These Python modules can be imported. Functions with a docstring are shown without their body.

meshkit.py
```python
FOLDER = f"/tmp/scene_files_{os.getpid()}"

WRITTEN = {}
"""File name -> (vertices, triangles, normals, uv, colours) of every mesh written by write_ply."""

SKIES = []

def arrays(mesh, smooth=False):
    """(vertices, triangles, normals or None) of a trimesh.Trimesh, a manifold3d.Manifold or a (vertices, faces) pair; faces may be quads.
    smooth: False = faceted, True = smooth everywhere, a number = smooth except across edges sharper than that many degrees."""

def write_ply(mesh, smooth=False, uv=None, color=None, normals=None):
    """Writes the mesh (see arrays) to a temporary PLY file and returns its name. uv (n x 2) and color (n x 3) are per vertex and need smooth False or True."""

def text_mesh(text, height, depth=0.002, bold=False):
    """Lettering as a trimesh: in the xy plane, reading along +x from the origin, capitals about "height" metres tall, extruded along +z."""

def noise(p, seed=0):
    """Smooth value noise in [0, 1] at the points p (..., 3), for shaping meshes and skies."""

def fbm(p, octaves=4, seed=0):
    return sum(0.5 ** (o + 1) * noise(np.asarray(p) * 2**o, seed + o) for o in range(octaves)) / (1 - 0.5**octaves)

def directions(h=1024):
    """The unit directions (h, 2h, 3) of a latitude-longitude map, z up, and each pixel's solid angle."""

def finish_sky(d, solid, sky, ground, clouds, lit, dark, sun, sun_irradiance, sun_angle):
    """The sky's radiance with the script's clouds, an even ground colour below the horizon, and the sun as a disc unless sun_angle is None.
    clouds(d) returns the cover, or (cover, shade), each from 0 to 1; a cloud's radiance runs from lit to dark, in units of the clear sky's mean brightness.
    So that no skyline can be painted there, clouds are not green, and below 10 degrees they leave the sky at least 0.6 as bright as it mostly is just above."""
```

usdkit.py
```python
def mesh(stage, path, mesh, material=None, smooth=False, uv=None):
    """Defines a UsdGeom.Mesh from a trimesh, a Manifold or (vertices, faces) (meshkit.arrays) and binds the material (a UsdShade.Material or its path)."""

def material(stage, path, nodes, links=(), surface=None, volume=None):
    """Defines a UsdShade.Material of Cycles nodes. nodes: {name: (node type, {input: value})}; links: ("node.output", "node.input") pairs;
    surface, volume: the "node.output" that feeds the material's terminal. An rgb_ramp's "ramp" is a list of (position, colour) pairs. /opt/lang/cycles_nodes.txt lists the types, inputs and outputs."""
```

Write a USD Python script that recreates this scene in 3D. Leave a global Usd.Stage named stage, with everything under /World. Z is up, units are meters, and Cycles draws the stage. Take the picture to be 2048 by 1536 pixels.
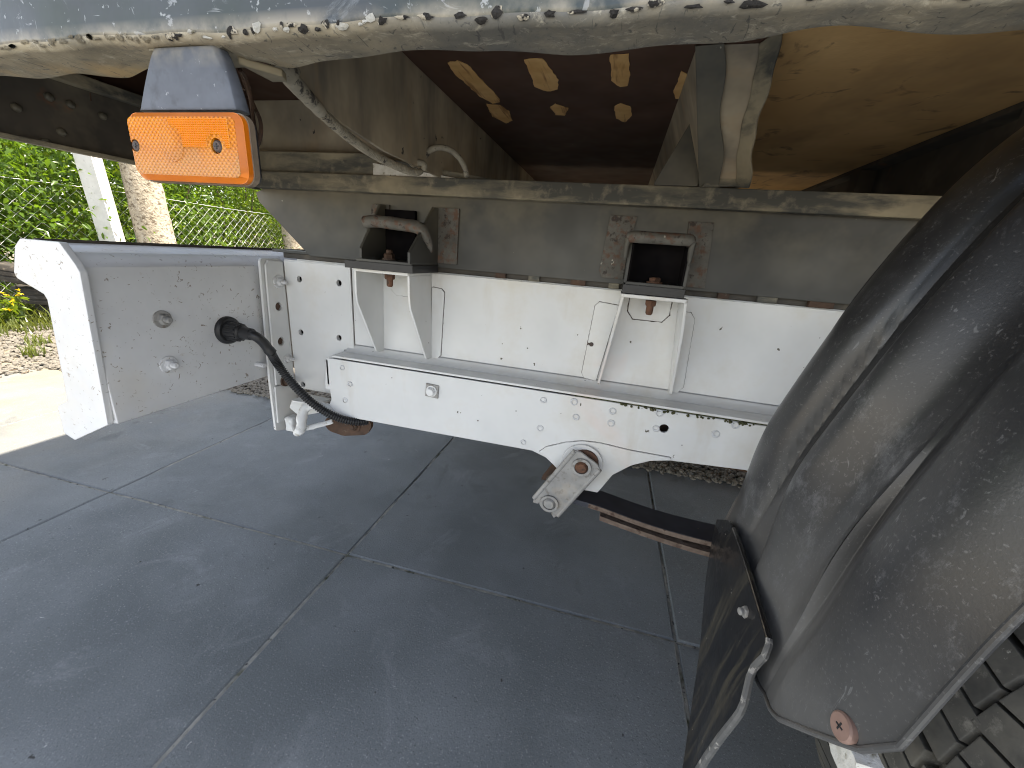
import math, random
import numpy as np, trimesh, usdkit, meshkit
from shapely.geometry import Polygon, Point, LineString, box as sbox
from shapely import affinity
from pxr import Usd, UsdGeom, UsdShade, UsdLux, Gf, Sdf, Vt

stage = Usd.Stage.CreateInMemory()
UsdGeom.SetStageUpAxis(stage, UsdGeom.Tokens.z)
UsdGeom.SetStageMetersPerUnit(stage, 1.0)
UsdGeom.Xform.Define(stage, '/World')
UsdGeom.Scope.Define(stage, '/World/Looks')
random.seed(7); RNG = np.random.default_rng(7)

# ------------------------------------------------------------------ camera, sky, sun, exposure
FPX, CX, CY, EYE = 790.0, 1024.0, 768.0, np.array([0, 0, 0.95])
AX = np.array([0.9640979, 0.1489008, -0.21987221])      # world x in (right, down, forward)
AY = np.array([0.25458979, -0.28289893, 0.92474442])
AZ = np.array([0.07549357, -0.94752137, -0.31065088])
M3 = np.stack([AX, AY, AZ])
EXPOSURE = 1.8
SUN = np.array([0.445, 0.17, 1.0]); SUN = SUN / np.linalg.norm(SUN)
SKY_STRENGTH, SUN_INTENSITY = 0.13, 1.2
cam = UsdGeom.Camera.Define(stage, '/World/camera')
R, U, B = M3 @ [1, 0, 0], M3 @ [0, -1, 0], M3 @ [0, 0, -1]
cam.AddTransformOp().Set(Gf.Matrix4d(*R, 0, *U, 0, *B, 0, *EYE, 1))
cam.CreateHorizontalApertureAttr(36.0); cam.CreateVerticalApertureAttr(27.0)
cam.CreateFocalLengthAttr(36.0 * FPX / 2048)
cam.CreateClippingRangeAttr(Gf.Vec2f(0.02, 500))
cam.CreateExposureAttr(EXPOSURE)
dome = UsdLux.DomeLight.Define(stage, '/World/sky')
skymat = usdkit.material(stage, '/World/Looks/sky_light', {
    's': ('sky_texture', {'sky_type': 'single_scattering', 'sun_disc': False, 'sun_elevation': math.asin(SUN[2]),
                          'sun_rotation': math.atan2(SUN[0], SUN[1]), 'aerosol_density': 1.0}),
    'bw': ('rgb_to_bw', {}), 'tc': ('texture_coordinate', {}), 'mp': ('mapping', {'mapping_type': 'point', 'scale': (1.0, 1.0, 2.2)}), 'cn': ('noise_texture', {'scale': 2.2, 'detail': 7, 'roughness': 0.6}),
    'cr': ('rgb_ramp', {'ramp': [(0.32, (0.12, 0.12, 0.12)), (0.62, (0.85, 0.85, 0.85))]}), 'wt': ('mix_color', {'blend_type': 'multiply', 'fac': 1.0, 'b': (1.22, 1.15, 1.06), 'use_clamp': False}), 'mx': ('mix_color', {'use_clamp': False}),
    'b': ('background_shader', {'strength': SKY_STRENGTH})},
    [('tc.generated', 'mp.vector'), ('mp.vector', 'cn.vector'), ('cn.fac', 'cr.fac'), ('cr.color', 'mx.fac'), ('s.color', 'bw.color'), ('bw.val', 'wt.a'), ('s.color', 'mx.a'), ('wt.result', 'mx.b'), ('mx.result', 'b.color')], surface='b.background')
UsdShade.MaterialBindingAPI.Apply(dome.GetPrim()).Bind(skymat)
dome.GetPrim().SetCustomDataByKey('kind', 'structure')
sun = UsdLux.DistantLight.Define(stage, '/World/sun')
sun.CreateNormalizeAttr(True); sun.CreateIntensityAttr(SUN_INTENSITY); sun.CreateAngleAttr(0.53); sun.CreateColorAttr(Gf.Vec3f(1, 0.90, 0.76))
zz = SUN; xx = np.cross([0, 0, 1.0], zz); xx /= np.linalg.norm(xx); yy = np.cross(zz, xx)
sun.AddTransformOp().Set(Gf.Matrix4d(*xx, 0, *yy, 0, *zz, 0, 0, 0, 20, 1))

# ------------------------------------------------------------------ measuring: a sight line met with a plane of the place
def _d(u, v): return M3 @ np.array([u - CX, v - CY, FPX])
def onY(u, v, y): r = _d(u, v); return EYE + r * (y / r[1])
def onZ(u, v, z): r = _d(u, v); return EYE + r * ((z - EYE[2]) / r[2])
def onX(u, v, x): r = _d(u, v); return EYE + r * (x / r[0])
def xz(pts, y): return [tuple(onY(u, v, y)[[0, 2]]) for u, v in pts]

# ------------------------------------------------------------------ prims
USED, BASE = {}, {}
def unique(parent, name):
    k = USED.get((parent, name), -1) + 1; USED[(parent, name)] = k
    return f'{parent}/{name}' if k == 0 else f'{parent}/{name}_{k:03d}'
def tag(path, label=None, cat=None, group=None, kind=None):
    p = stage.GetPrimAtPath(path)
    for k, v in (('label', label), ('category', cat), ('group', group), ('kind', kind)):
        if v: p.SetCustomDataByKey(k, v)
def thing(name, label, cat, loc=(0, 0, 0), group=None, kind=None):
    path = unique('/World', name)
    UsdGeom.Xform.Define(stage, path).AddTranslateOp().Set(Gf.Vec3d(*map(float, loc)))
    BASE[path] = np.array(loc, float); tag(path, label, cat, group, kind)
    return path
def part(parent, name, mesh, mat, smooth=35, label=None, kind=None):
    path = unique(parent, name)
    if isinstance(mesh, (list, tuple)) and not isinstance(mesh[0], np.ndarray): mesh = trimesh.util.concatenate(list(mesh))
    v, f, n = meshkit.arrays(mesh, smooth)
    off = BASE['/'.join(parent.split('/')[:3])] if parent != '/World' else 0
    m = UsdGeom.Mesh.Define(stage, path)
    m.CreatePointsAttr(Vt.Vec3fArray.FromNumpy((v - off).astype(np.float32)))
    m.CreateFaceVertexCountsAttr(Vt.IntArray.FromNumpy(np.full(len(f), 3, np.int32)))
    m.CreateFaceVertexIndicesAttr(Vt.IntArray.FromNumpy(f.astype(np.int32).ravel()))
    m.CreateSubdivisionSchemeAttr('none')
    if n is not None:
        m.CreateNormalsAttr(Vt.Vec3fArray.FromNumpy(n.astype(np.float32))); m.SetNormalsInterpolation('vertex')
    UsdShade.MaterialBindingAPI.Apply(m.GetPrim()).Bind(MAT[mat])
    if label: tag(path, label)
    if kind: tag(path, kind=kind)
    return path

# ------------------------------------------------------------------ shapes
def place(mesh, o, ux, uy):
    ux = np.asarray(ux, float); ux /= np.linalg.norm(ux)
    uy = np.asarray(uy, float); uy -= ux * (uy @ ux); uy /= np.linalg.norm(uy)
    T = np.eye(4); T[:3, 0] = ux; T[:3, 1] = uy; T[:3, 2] = np.cross(ux, uy); T[:3, 3] = o
    m = mesh.copy(); m.apply_transform(T); return m
def poly(pts, holes=()):
    p = Polygon(pts).buffer(0)
    for (x, z, r) in holes: p = p.difference(Point(x, z).buffer(r, 8))
    return p
def ext(p, th):
    ps = [p] if p.geom_type == 'Polygon' else [g for g in p.geoms if g.geom_type == 'Polygon']
    return trimesh.util.concatenate([trimesh.creation.extrude_polygon(g, th, engine='earcut') for g in ps])
def plateY(p, y, th):            # outline in (x, z); front face (towards -y) at y
    if not hasattr(p, 'geom_type'): p = poly(p)
    m = ext(p, th); m = place(m, (0, y + th, 0), (1, 0, 0), (0, 0, 1)); return m
def plateX(p, x, th):            # outline in (y, z); from x to x+th
    if not hasattr(p, 'geom_type'): p = poly(p)
    return place(ext(p, th), (x, 0, 0), (0, 1, 0), (0, 0, 1))
def plateZ(p, z, th):
    if not hasattr(p, 'geom_type'): p = poly(p)
    m = ext(p, th); m.apply_translation((0, 0, z)); return m
def rnd(p, r): return p.buffer(-r, 6).buffer(r, 6)
def bx(x0, x1, y0, y1, z0, z1):
    m = trimesh.creation.box((x1 - x0, y1 - y0, z1 - z0)); m.apply_translation(((x0 + x1) / 2, (y0 + y1) / 2, (z0 + z1) / 2)); return m
def cyl(p0, p1, r0, r1=None, n=20, cap=True):
    return tube([p0, p1], [r0, r0 if r1 is None else r1], n, cap)
def tube(path, rad, n=12, cap=True):
    P = np.asarray(path, float); k = len(P); r = np.broadcast_to(rad, (k,))
    t = np.gradient(P, axis=0); t /= np.linalg.norm(t, axis=1, keepdims=True)
    a = np.array([0, 0, 1.0]) if abs(t[0][2]) < 0.9 else np.array([1.0, 0, 0])
    nrm = np.cross(t[0], a); nrm /= np.linalg.norm(nrm); V = []
    an = np.linspace(0, 2 * np.pi, n, endpoint=False)
    for i in range(k):
        nrm = nrm - t[i] * (nrm @ t[i]); nrm /= np.linalg.norm(nrm); b = np.cross(t[i], nrm)
        V.append(P[i] + r[i] * (np.cos(an)[:, None] * nrm + np.sin(an)[:, None] * b))
    V = np.vstack(V); F = []
    for i in range(k - 1):
        for j in range(n):
            a0, a1 = i * n + j, i * n + (j + 1) % n
            F += [[a0, a1, a1 + n], [a0, a1 + n, a0 + n]]
    if cap:
        c0, c1 = len(V), len(V) + 1; V = np.vstack([V, P[0], P[-1]])
        for j in range(n):
            F += [[c0, (j + 1) % n, j], [c1, (k - 1) * n + j, (k - 1) * n + (j + 1) % n]]
    return trimesh.Trimesh(V, F, process=False)
def spline(pts, n=60):
    from scipy.interpolate import CubicSpline
    P = np.asarray(pts, float); s = np.r_[0, np.cumsum(np.linalg.norm(np.diff(P, axis=0), axis=1))]
    return CubicSpline(s, P)(np.linspace(0, s[-1], n))
def corrugated(pts, r, pitch, depth, n=12, per=5):
    P = spline(pts, 200); L = np.linalg.norm(np.diff(P, axis=0), axis=1).sum()
    k = int(L / pitch * per); P = spline(pts, k)
    return tube(P, r - depth * (np.sin(np.arange(k) * 2 * np.pi / per) < -0.2), n)
def grid(G, th=0):               # G (a, b, 3); th: thickness along -normal
    a, b = G.shape[:2]; V = G.reshape(-1, 3); F = []
    for i in range(a - 1):
        for j in range(b - 1):
            p = i * b + j; F += [[p, p + 1, p + b + 1], [p, p + b + 1, p + b]]
    if not th: return trimesh.Trimesh(V, F, process=False)
    m = trimesh.Trimesh(V, F, process=False); N = meshkit.arrays(m, True)[2]
    W = V - N * th; n = len(V); F2 = [f[::-1] for f in (np.array(F) + n).tolist()]; S = []
    ring = [(0, j) for j in range(b)] + [(i, b - 1) for i in range(1, a)] + [(a - 1, j) for j in range(b - 2, -1, -1)] + [(i, 0) for i in range(a - 2, 0, -1)]
    ids = [i * b + j for i, j in ring]
    for q in range(len(ids)):
        p0, p1 = ids[q], ids[(q + 1) % len(ids)]; S += [[p0, p0 + n, p1 + n], [p0, p1 + n, p1]]
    return trimesh.Trimesh(np.vstack([V, W]), F + F2 + S, process=False)
def hexhead(c, axis, r, h, n=6, ch=0.82):
    c, axis = np.asarray(c, float), np.asarray(axis, float); axis /= np.linalg.norm(axis)
    return tube([c, c + axis * h * 0.75, c + axis * h], [r, r, r * ch], n)
def bolt(c, axis, r, h, washer=1.5, stud=0.5, sl=0.6):
    c, axis = np.asarray(c, float), np.asarray(axis, float); axis = axis / np.linalg.norm(axis); ms = []
    if washer: ms.append(tube([c - axis * .002, c + axis * h * .22, c + axis * h * .25], [r * washer, r * washer, r * washer * .93], 20))
    ms.append(hexhead(c + axis * h * .25, axis, r, h * .75))
    if stud: ms.append(tube([c + axis * h, c + axis * h * (1 + sl * .8), c + axis * h * (1 + sl)], [r * stud, r * stud, r * stud * .7], 12))
    return ms
def lumpy(m, amp, freq, seed=0):
    n = meshkit.arrays(m, True)[2]; f = meshkit.fbm(np.asarray(m.vertices) * freq + 50, 3, seed) - 0.5
    m = m.copy(); m.vertices = m.vertices + n * (f * 2 * amp)[:, None]; return m

# ------------------------------------------------------------------ materials
MAT = {}
def surf(name, base, layers=(), rough=0.5, rvar=0.0, metal=0.0, bump=(), bevel=0.0, spec=0.5, stretch=(1, 1, 1), coat=0.0, diffrough=0.0):
    """base: (colour a, colour b, noise scale). layers: dicts(c, s scale, lo, hi, d detail, kind noise/voronoi, z=(z0, z1) height band, k strength, st stretch).
    bump: (scale, strength, distance) noise relief"""
    nd = {'g': ('geometry', {}), 'mp': ('mapping', {'mapping_type': 'point', 'scale': stretch}),
          'n0': ('noise_texture', {'scale': base[2], 'detail': 5, 'roughness': 0.6}),
          'r0': ('rgb_ramp', {'ramp': [(0.3, base[0]), (0.7, base[1])]}),
          'p': ('principled_bsdf', {'roughness': rough, 'metallic': metal, 'specular_ior_level': spec, 'coat_weight': coat, 'diffuse_roughness': diffrough})}
    lk = [('g.position', 'mp.vector'), ('mp.vector', 'n0.vector'), ('n0.fac', 'r0.fac')]
    col = 'r0.color'; rr = None
    for i, L in enumerate(layers):
        t, ramp, mx, mp = f't{i}', f'q{i}', f'x{i}', f'm{i}'
        nd[mp] = ('mapping', {'mapping_type': 'point', 'scale': L.get('st', (1, 1, 1)), 'location': (3.1 * i, 1.7 * i, 0.9 * i)})
        if L.get('kind') == 'voronoi':
            nd[t] = ('voronoi_texture', {'scale': L['s'], 'randomness': 1.0}); src = f'{t}.distance'
        else:
            nd[t] = ('noise_texture', {'scale': L['s'], 'detail': L.get('d', 4), 'roughness': L.get('r', 0.6), 'distortion': L.get('dist', 0.0)}); src = f'{t}.fac'
        k = L.get('k', 1.0)
        a, b = ((0, 0, 0), (k, k, k)) if not L.get('inv') else ((k, k, k), (0, 0, 0))
        nd[ramp] = ('rgb_ramp', {'ramp': [(L['lo'], a), (L['hi'], b)]})
        nd[mx] = ('mix_color', {'b': L['c']})
        lk += [('g.position', f'{mp}.vector'), (f'{mp}.vector', f'{t}.vector'), (src, f'{ramp}.fac'), (col, f'{mx}.a')]
        fac = f'{ramp}.color'
        for key, axis in (('z', 'z'), ('y', 'y'), ('x', 'x')):
            if key in L:            # limit the stain to a band of the thing: (start, full) coordinates
                sp, mr, mu = f's{i}{key}', f'b{i}{key}', f'u{i}{key}'
                nd[sp] = ('separate_xyz', {}); nd[mr] = ('map_range', {'from_min': L[key][0], 'from_max': L[key][1], 'to_min': 0.0, 'to_max': 1.0, 'clamp': True})
                nd[mu] = ('math', {'math_type': 'multiply'})
                lk += [('g.position', f'{sp}.vector'), (f'{sp}.{axis}', f'{mr}.value'), (fac, f'{mu}.value1'), (f'{mr}.result', f'{mu}.value2')]
                fac = f'{mu}.value'
        lk.append((fac, f'{mx}.fac')); col = f'{mx}.result'
    lk.append((col, 'p.base_color'))
    if rvar:
        nd['nr'] = ('noise_texture', {'scale': base[2] * 2.3, 'detail': 4}); nd['mr'] = ('map_range', {'from_min': 0.3, 'from_max': 0.7, 'to_min': rough - rvar, 'to_max': rough + rvar, 'clamp': True})
        lk += [('mp.vector', 'nr.vector'), ('nr.fac', 'mr.value'), ('mr.result', 'p.roughness')]
    nrm = None
    if bevel:
        nd['bv'] = ('bevel', {'samples': 4, 'radius': bevel}); nrm = 'bv.bevel'
    for i, (s, st, ds) in enumerate(bump):
        nd[f'bn{i}'] = ('noise_texture', {'scale': s, 'detail': 4, 'roughness': 0.6}); nd[f'bu{i}'] = ('bump', {'strength': st, 'distance': ds})
        lk += [('mp.vector', f'bn{i}.vector'), (f'bn{i}.fac', f'bu{i}.height')]
        if nrm: lk.append((nrm, f'bu{i}.normal'))
        nrm = f'bu{i}.normal'
    if nrm: lk.append((nrm, 'p.normal'))
    MAT[name] = usdkit.material(stage, f'/World/Looks/{name}', nd, lk, surface='p.BSDF')

W0, W1 = (0.64, 0.645, 0.635), (0.73, 0.73, 0.72)
TAN, RUST, RUSTD, BLACK = (0.36, 0.30, 0.20), (0.20, 0.075, 0.03), (0.075, 0.035, 0.02), (0.012, 0.012, 0.012)
surf('white_paint', ((0.60, 0.605, 0.595), (0.69, 0.69, 0.68), 5), [
    dict(c=(0.50, 0.465, 0.385), s=5, lo=0.50, hi=0.76, d=9, r=0.68, k=0.65),
    dict(c=(0.46, 0.40, 0.31), s=13, lo=0.58, hi=0.76, d=7, st=(1, 1, 0.22), k=0.4),
    dict(c=(0.70, 0.52, 0.44), s=3.3, lo=0.62, hi=0.70, k=0.30, dist=0.6),
    dict(c=(0.10, 0.09, 0.07), s=55, lo=0.745, hi=0.775, d=2),
    dict(c=(0.55, 0.50, 0.36), s=9, lo=0.52, hi=0.75, d=7, k=0.5, z=(0.80, 0.89))],
    rough=0.30, rvar=0.07, bevel=0.0025, bump=[(14, 0.05, 0.004), (90, 0.03, 0.001)])
surf('white_pitted', ((0.54, 0.545, 0.55), (0.63, 0.635, 0.64), 6), [
    dict(c=(0.25, 0.22, 0.19), s=95, lo=0.655, hi=0.70, d=3, r=0.5, dist=1.2),
    dict(c=(0.42, 0.37, 0.30), s=38, lo=0.66, hi=0.74, d=6, k=0.7),
    dict(c=(0.60, 0.54, 0.43), s=4, lo=0.55, hi=0.75, k=0.4)], rough=0.35, rvar=0.08, bevel=0.004, bump=[(60, 0.10, 0.003), (12, 0.05, 0.004)])
surf('white_lumpy', (W0, W1, 12), [dict(c=(0.28, 0.24, 0.18), s=60, lo=0.60, hi=0.72, k=0.8)], rough=0.5, bump=[(70, 0.4, 0.003)])
surf('rail_grey', ((0.040, 0.039, 0.034), (0.068, 0.066, 0.057), 6), [
    dict(c=(0.19, 0.165, 0.11), s=5, lo=0.42, hi=0.72, d=8, k=0.75, z=(0.92, 1.05)),
    dict(c=(0.035, 0.035, 0.035), s=2.2, lo=0.50, hi=0.66, k=0.6),
    dict(c=(0.5, 0.47, 0.4), s=42, lo=0.76, hi=0.79, d=2)], rough=0.48, rvar=0.12, bevel=0.003, bump=[(30, 0.08, 0.003)])
surf('lip_dusty', ((0.12, 0.11, 0.082), (0.32, 0.275, 0.185), 9), [
    dict(c=(0.06, 0.06, 0.052), s=7, lo=0.47, hi=0.60, d=8, st=(0.6, 1, 2.5)),
    dict(c=(0.36, 0.31, 0.22), s=30, lo=0.55, hi=0.75, d=6, k=0.6),
    dict(c=(0.60, 0.58, 0.52), s=60, lo=0.72, hi=0.76, z=(1.10, 1.104))], rough=0.7, bevel=0.004, bump=[(60, 0.15, 0.002)])
surf('beam_dark', ((0.035, 0.031, 0.027), (0.08, 0.069, 0.055), 8), [
    dict(c=(0.20, 0.17, 0.12), s=9, lo=0.52, hi=0.75, d=7, k=0.6), dict(c=RUST, s=14, lo=0.66, hi=0.74, k=0.5)], rough=0.7, bevel=0.003, bump=[(40, 0.2, 0.003)])
surf('beam_grey', ((0.25, 0.21, 0.15), (0.45, 0.38, 0.27), 7), [
    dict(c=(0.11, 0.10, 0.085), s=5, lo=0.44, hi=0.66, d=7, k=0.75, st=(1, 2.2, .6)),
    dict(c=(0.36, 0.24, 0.13), s=9, lo=0.54, hi=0.72, st=(1, 3, 0.5), k=0.5),
    dict(c=(0.035, 0.03, 0.026), s=40, lo=0.70, hi=0.74, d=3)], rough=0.62, rvar=.1, bevel=0.002, bump=[(50, 0.15, 0.002)])
surf('skirt_paint', ((0.032, 0.039, 0.045), (0.052, 0.061, 0.069), 5), [
    dict(c=(0.028, 0.040, 0.036), s=6, lo=0.46, hi=0.60, k=0.75, d=7),
    dict(c=(0.30, 0.32, 0.34), s=9, lo=0.585, hi=0.70, d=11, r=0.78, dist=1.6, k=0.45),
    dict(c=(0.46, 0.48, 0.50), s=26, lo=0.640, hi=0.665, d=6, st=(0.35, 1, 1.4), dist=2.2, k=0.4),
    dict(c=(0.46, 0.48, 0.50), s=30, lo=0.655, hi=0.675, d=6, st=(1.5, 1, 0.3), dist=1.6, k=0.35),
    dict(c=(0.40, 0.42, 0.43), s=120, lo=0.65, hi=0.70, d=3, k=.6),
    dict(c=(0.36, 0.32, 0.25), s=24, lo=0.36, hi=0.62, d=8, z=(1.136, 1.121))],
    rough=0.42, rvar=0.1, bump=[(30, 0.12, 0.003), (9, 0.1, 0.01)])
surf('skirt_flange', ((0.15, 0.13, 0.09), (0.40, 0.34, 0.235), 11), [
    dict(c=(0.095, 0.095, 0.09), s=6, lo=0.36, hi=0.60, d=9, r=0.7, x=(-0.50, -0.10), k=0.9),
    dict(c=(0.10, 0.095, 0.08), s=16, lo=0.50, hi=0.70, d=10, r=0.72, st=(0.7, 2.4, 1), dist=1.2, k=0.8),
    dict(c=(0.52, 0.48, 0.38), s=40, lo=0.54, hi=0.70, d=9, r=0.75, st=(1, 1.6, 1), dist=0.8, k=0.65),
    dict(c=(0.50, 0.34, 0.15), s=7, lo=0.54, hi=0.66, d=6, y=(0.380, 0.405), k=0.75),
    dict(c=(0.05, 0.05, 0.048), s=95, lo=0.61, hi=0.68, d=4, dist=1.8, k=0.8),
    dict(c=(0.05, 0.05, 0.048), s=34, lo=0.635, hi=0.66, d=7, st=(2.5, 0.5, 1), dist=2.0, k=0.7)], rough=0.75, bump=[(50, 0.35, 0.003), (160, 0.25, 0.001)])
surf('chip_dark', ((0.015, 0.013, 0.012), (0.05, 0.045, 0.04), 90), [dict(c=(0.55, 0.50, 0.40), s=75, lo=0.56, hi=0.60, d=3)], rough=0.8, bump=[(120, 0.6, 0.003)])
surf('ply_dark', ((0.045, 0.024, 0.016), (0.095, 0.052, 0.036), 6), [
    dict(c=(0.07, 0.045, 0.034), s=16, lo=0.50, hi=0.78, st=(1, 0.12, 1), d=6, k=0.6),
    dict(c=(0.30, 0.27, 0.24), s=70, lo=0.74, hi=0.77, st=(1, 0.4, 1))], rough=0.55, rvar=0.08, spec=0.22, bump=[(50, 0.06, 0.002)])
surf('ply_tan', ((0.52, 0.315, 0.125), (0.66, 0.43, 0.19), 5), [
    dict(c=(0.32, 0.20, 0.085), s=4, lo=0.45, hi=0.70, d=8, st=(1, 0.6, 1)),
    dict(c=(0.11, 0.07, 0.035), s=9, lo=0.575, hi=0.66, d=8, dist=1.0, k=0.8),
    dict(c=(0.42, 0.33, 0.2), s=40, lo=0.70, hi=0.76, st=(0.4, 1, 1), k=.7)], rough=0.75, bump=[(40, 0.25, 0.003)])
surf('bare_wood', ((0.50, 0.28, 0.09), (0.66, 0.42, 0.18), 20), [dict(c=(0.22, 0.10, 0.03), s=60, lo=0.54, hi=0.64, st=(1, 0.1, 1), k=0.8)], rough=0.7)
surf('rust_dusty', ((0.10, 0.068, 0.05), (0.20, 0.15, 0.115), 50), [dict(c=(0.07, 0.04, 0.028), s=70, lo=0.55, hi=0.66)], rough=0.85, bump=[(140, 0.5, 0.002)])
surf('rust', ((0.06, 0.032, 0.02), (0.15, 0.068, 0.036), 60), [dict(c=(0.05, 0.03, 0.02), s=90, lo=0.55, hi=0.65)], rough=0.85, bump=[(140, 0.5, 0.002)])
surf('rust_dark', ((0.04, 0.024, 0.016), (0.09, 0.048, 0.028), 40), [dict(c=(0.22, 0.18, 0.14), s=50, lo=0.62, hi=0.74, k=0.7)], rough=0.8, bump=[(90, 0.4, 0.002)])
surf('rust_patch', ((0.075, 0.07, 0.06), (0.14, 0.13, 0.11), 26), [dict(c=(0.11, 0.06, 0.038), s=48, lo=0.50, hi=0.62, d=8), dict(c=(0.04, 0.03, 0.025), s=60, lo=0.56, hi=0.64, d=5), dict(c=(0.40, 0.37, 0.32), s=80, lo=0.70, hi=0.74)], rough=0.8, bevel=.002, bump=[(70, 0.5, 0.003)])
surf('galvanised', ((0.24, 0.235, 0.225), (0.36, 0.35, 0.33), 25), [dict(c=(0.13, 0.11, 0.09), s=60, lo=0.55, hi=0.68, k=0.75, d=6), dict(c=(0.38, 0.32, 0.25), s=14, lo=0.55, hi=0.7, k=.5)], rough=0.55, metal=0.25, bevel=0.003, bump=[(90, 0.15, 0.001)])
surf('leaf_steel', ((0.03, 0.032, 0.04), (0.055, 0.058, 0.07), 20), [dict(c=(0.22, 0.13, 0.08), s=110, lo=0.70, hi=0.74)], rough=0.45, bump=[(90, 0.2, 0.001)])
surf('guard_plastic', ((0.011, 0.011, 0.012), (0.018, 0.018, 0.018), 4), [
    dict(c=(0.14, 0.136, 0.128), s=2.6, lo=0.25, hi=0.70, d=8, r=0.65, k=0.85, z=(0.70, 0.50)),
    dict(c=(0.19, 0.19, 0.195), s=9, lo=0.55, hi=0.70, d=13, r=0.86, st=(1, 1.2, .6), k=0.55),
    dict(c=(0.20, 0.20, 0.20), s=60, lo=0.66, hi=0.70, d=5, st=(1, 1.6, .5), dist=1.5, k=0.4), dict(c=(0.22, 0.215, 0.21), s=280, lo=0.60, hi=0.72, d=3, k=0.3)], rough=0.33, rvar=0.07, bump=[(420, 0.15, 0.001), (8, 0.02, 0.008)], spec=0.8)
surf('flap_rubber', ((0.008, 0.008, 0.009), (0.016, 0.015, 0.014), 9), [dict(c=(0.10, 0.085, 0.055), s=14, lo=0.50, hi=0.70, d=8, st=(1, 3.5, 0.25), k=0.45), dict(c=(0.4, 0.38, 0.34), s=80, lo=0.71, hi=0.75)], rough=0.16, rvar=0.08, bump=[(18, 0.25, 0.008)])
surf('flap_edge', ((0.06, 0.06, 0.058), (0.13, 0.127, 0.12), 40), [dict(c=(0.35, 0.33, 0.30), s=70, lo=0.58, hi=0.66)], rough=0.6, bump=[(60, 0.3, 0.002)])
surf('lamp_rubber', ((0.055, 0.062, 0.076), (0.095, 0.106, 0.128), 22), [dict(c=(0.05, 0.055, 0.065), s=30, lo=0.56, hi=0.70), dict(c=(0.22, 0.2, 0.16), s=30, lo=0.4, hi=0.7, z=(1.098, 1.112)), dict(c=(0.3, 0.31, 0.33), s=120, lo=0.68, hi=0.73, k=.6)], rough=0.6, bevel=0.004, bump=[(130, 0.2, 0.001)])
surf('shade_black', ((0.006, 0.006, 0.007), (0.014, 0.012, 0.012), 20), rough=1.0, spec=0.0)  # flat black that paints shade in holes and bracket recesses
surf('black_plastic', ((0.012, 0.012, 0.013), (0.02, 0.02, 0.021), 20), rough=0.42, bevel=0.0015)
surf('screw_dark', ((0.03, 0.018, 0.015), (0.07, 0.045, 0.035), 120), rough=0.55)
surf('lamp_base', ((0.11, 0.085, 0.06), (0.20, 0.15, 0.10), 30), rough=0.6)
surf('hose_dusty', ((0.20, 0.18, 0.14), (0.36, 0.33, 0.26), 40), [dict(c=(0.05, 0.045, 0.04), s=60, lo=0.58, hi=0.66)], rough=0.8)
surf('cap_brown', ((0.20, 0.125, 0.10), (0.27, 0.175, 0.14), 60), rough=0.5, bump=[(200, 0.1, 0.001)])
surf('foam_white', ((0.50, 0.48, 0.42), (0.68, 0.67, 0.63), 50), [dict(c=(0.22, 0.20, 0.14), s=70, lo=0.58, hi=0.68)], rough=0.85, bump=[(90, 0.6, 0.004)])
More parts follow.
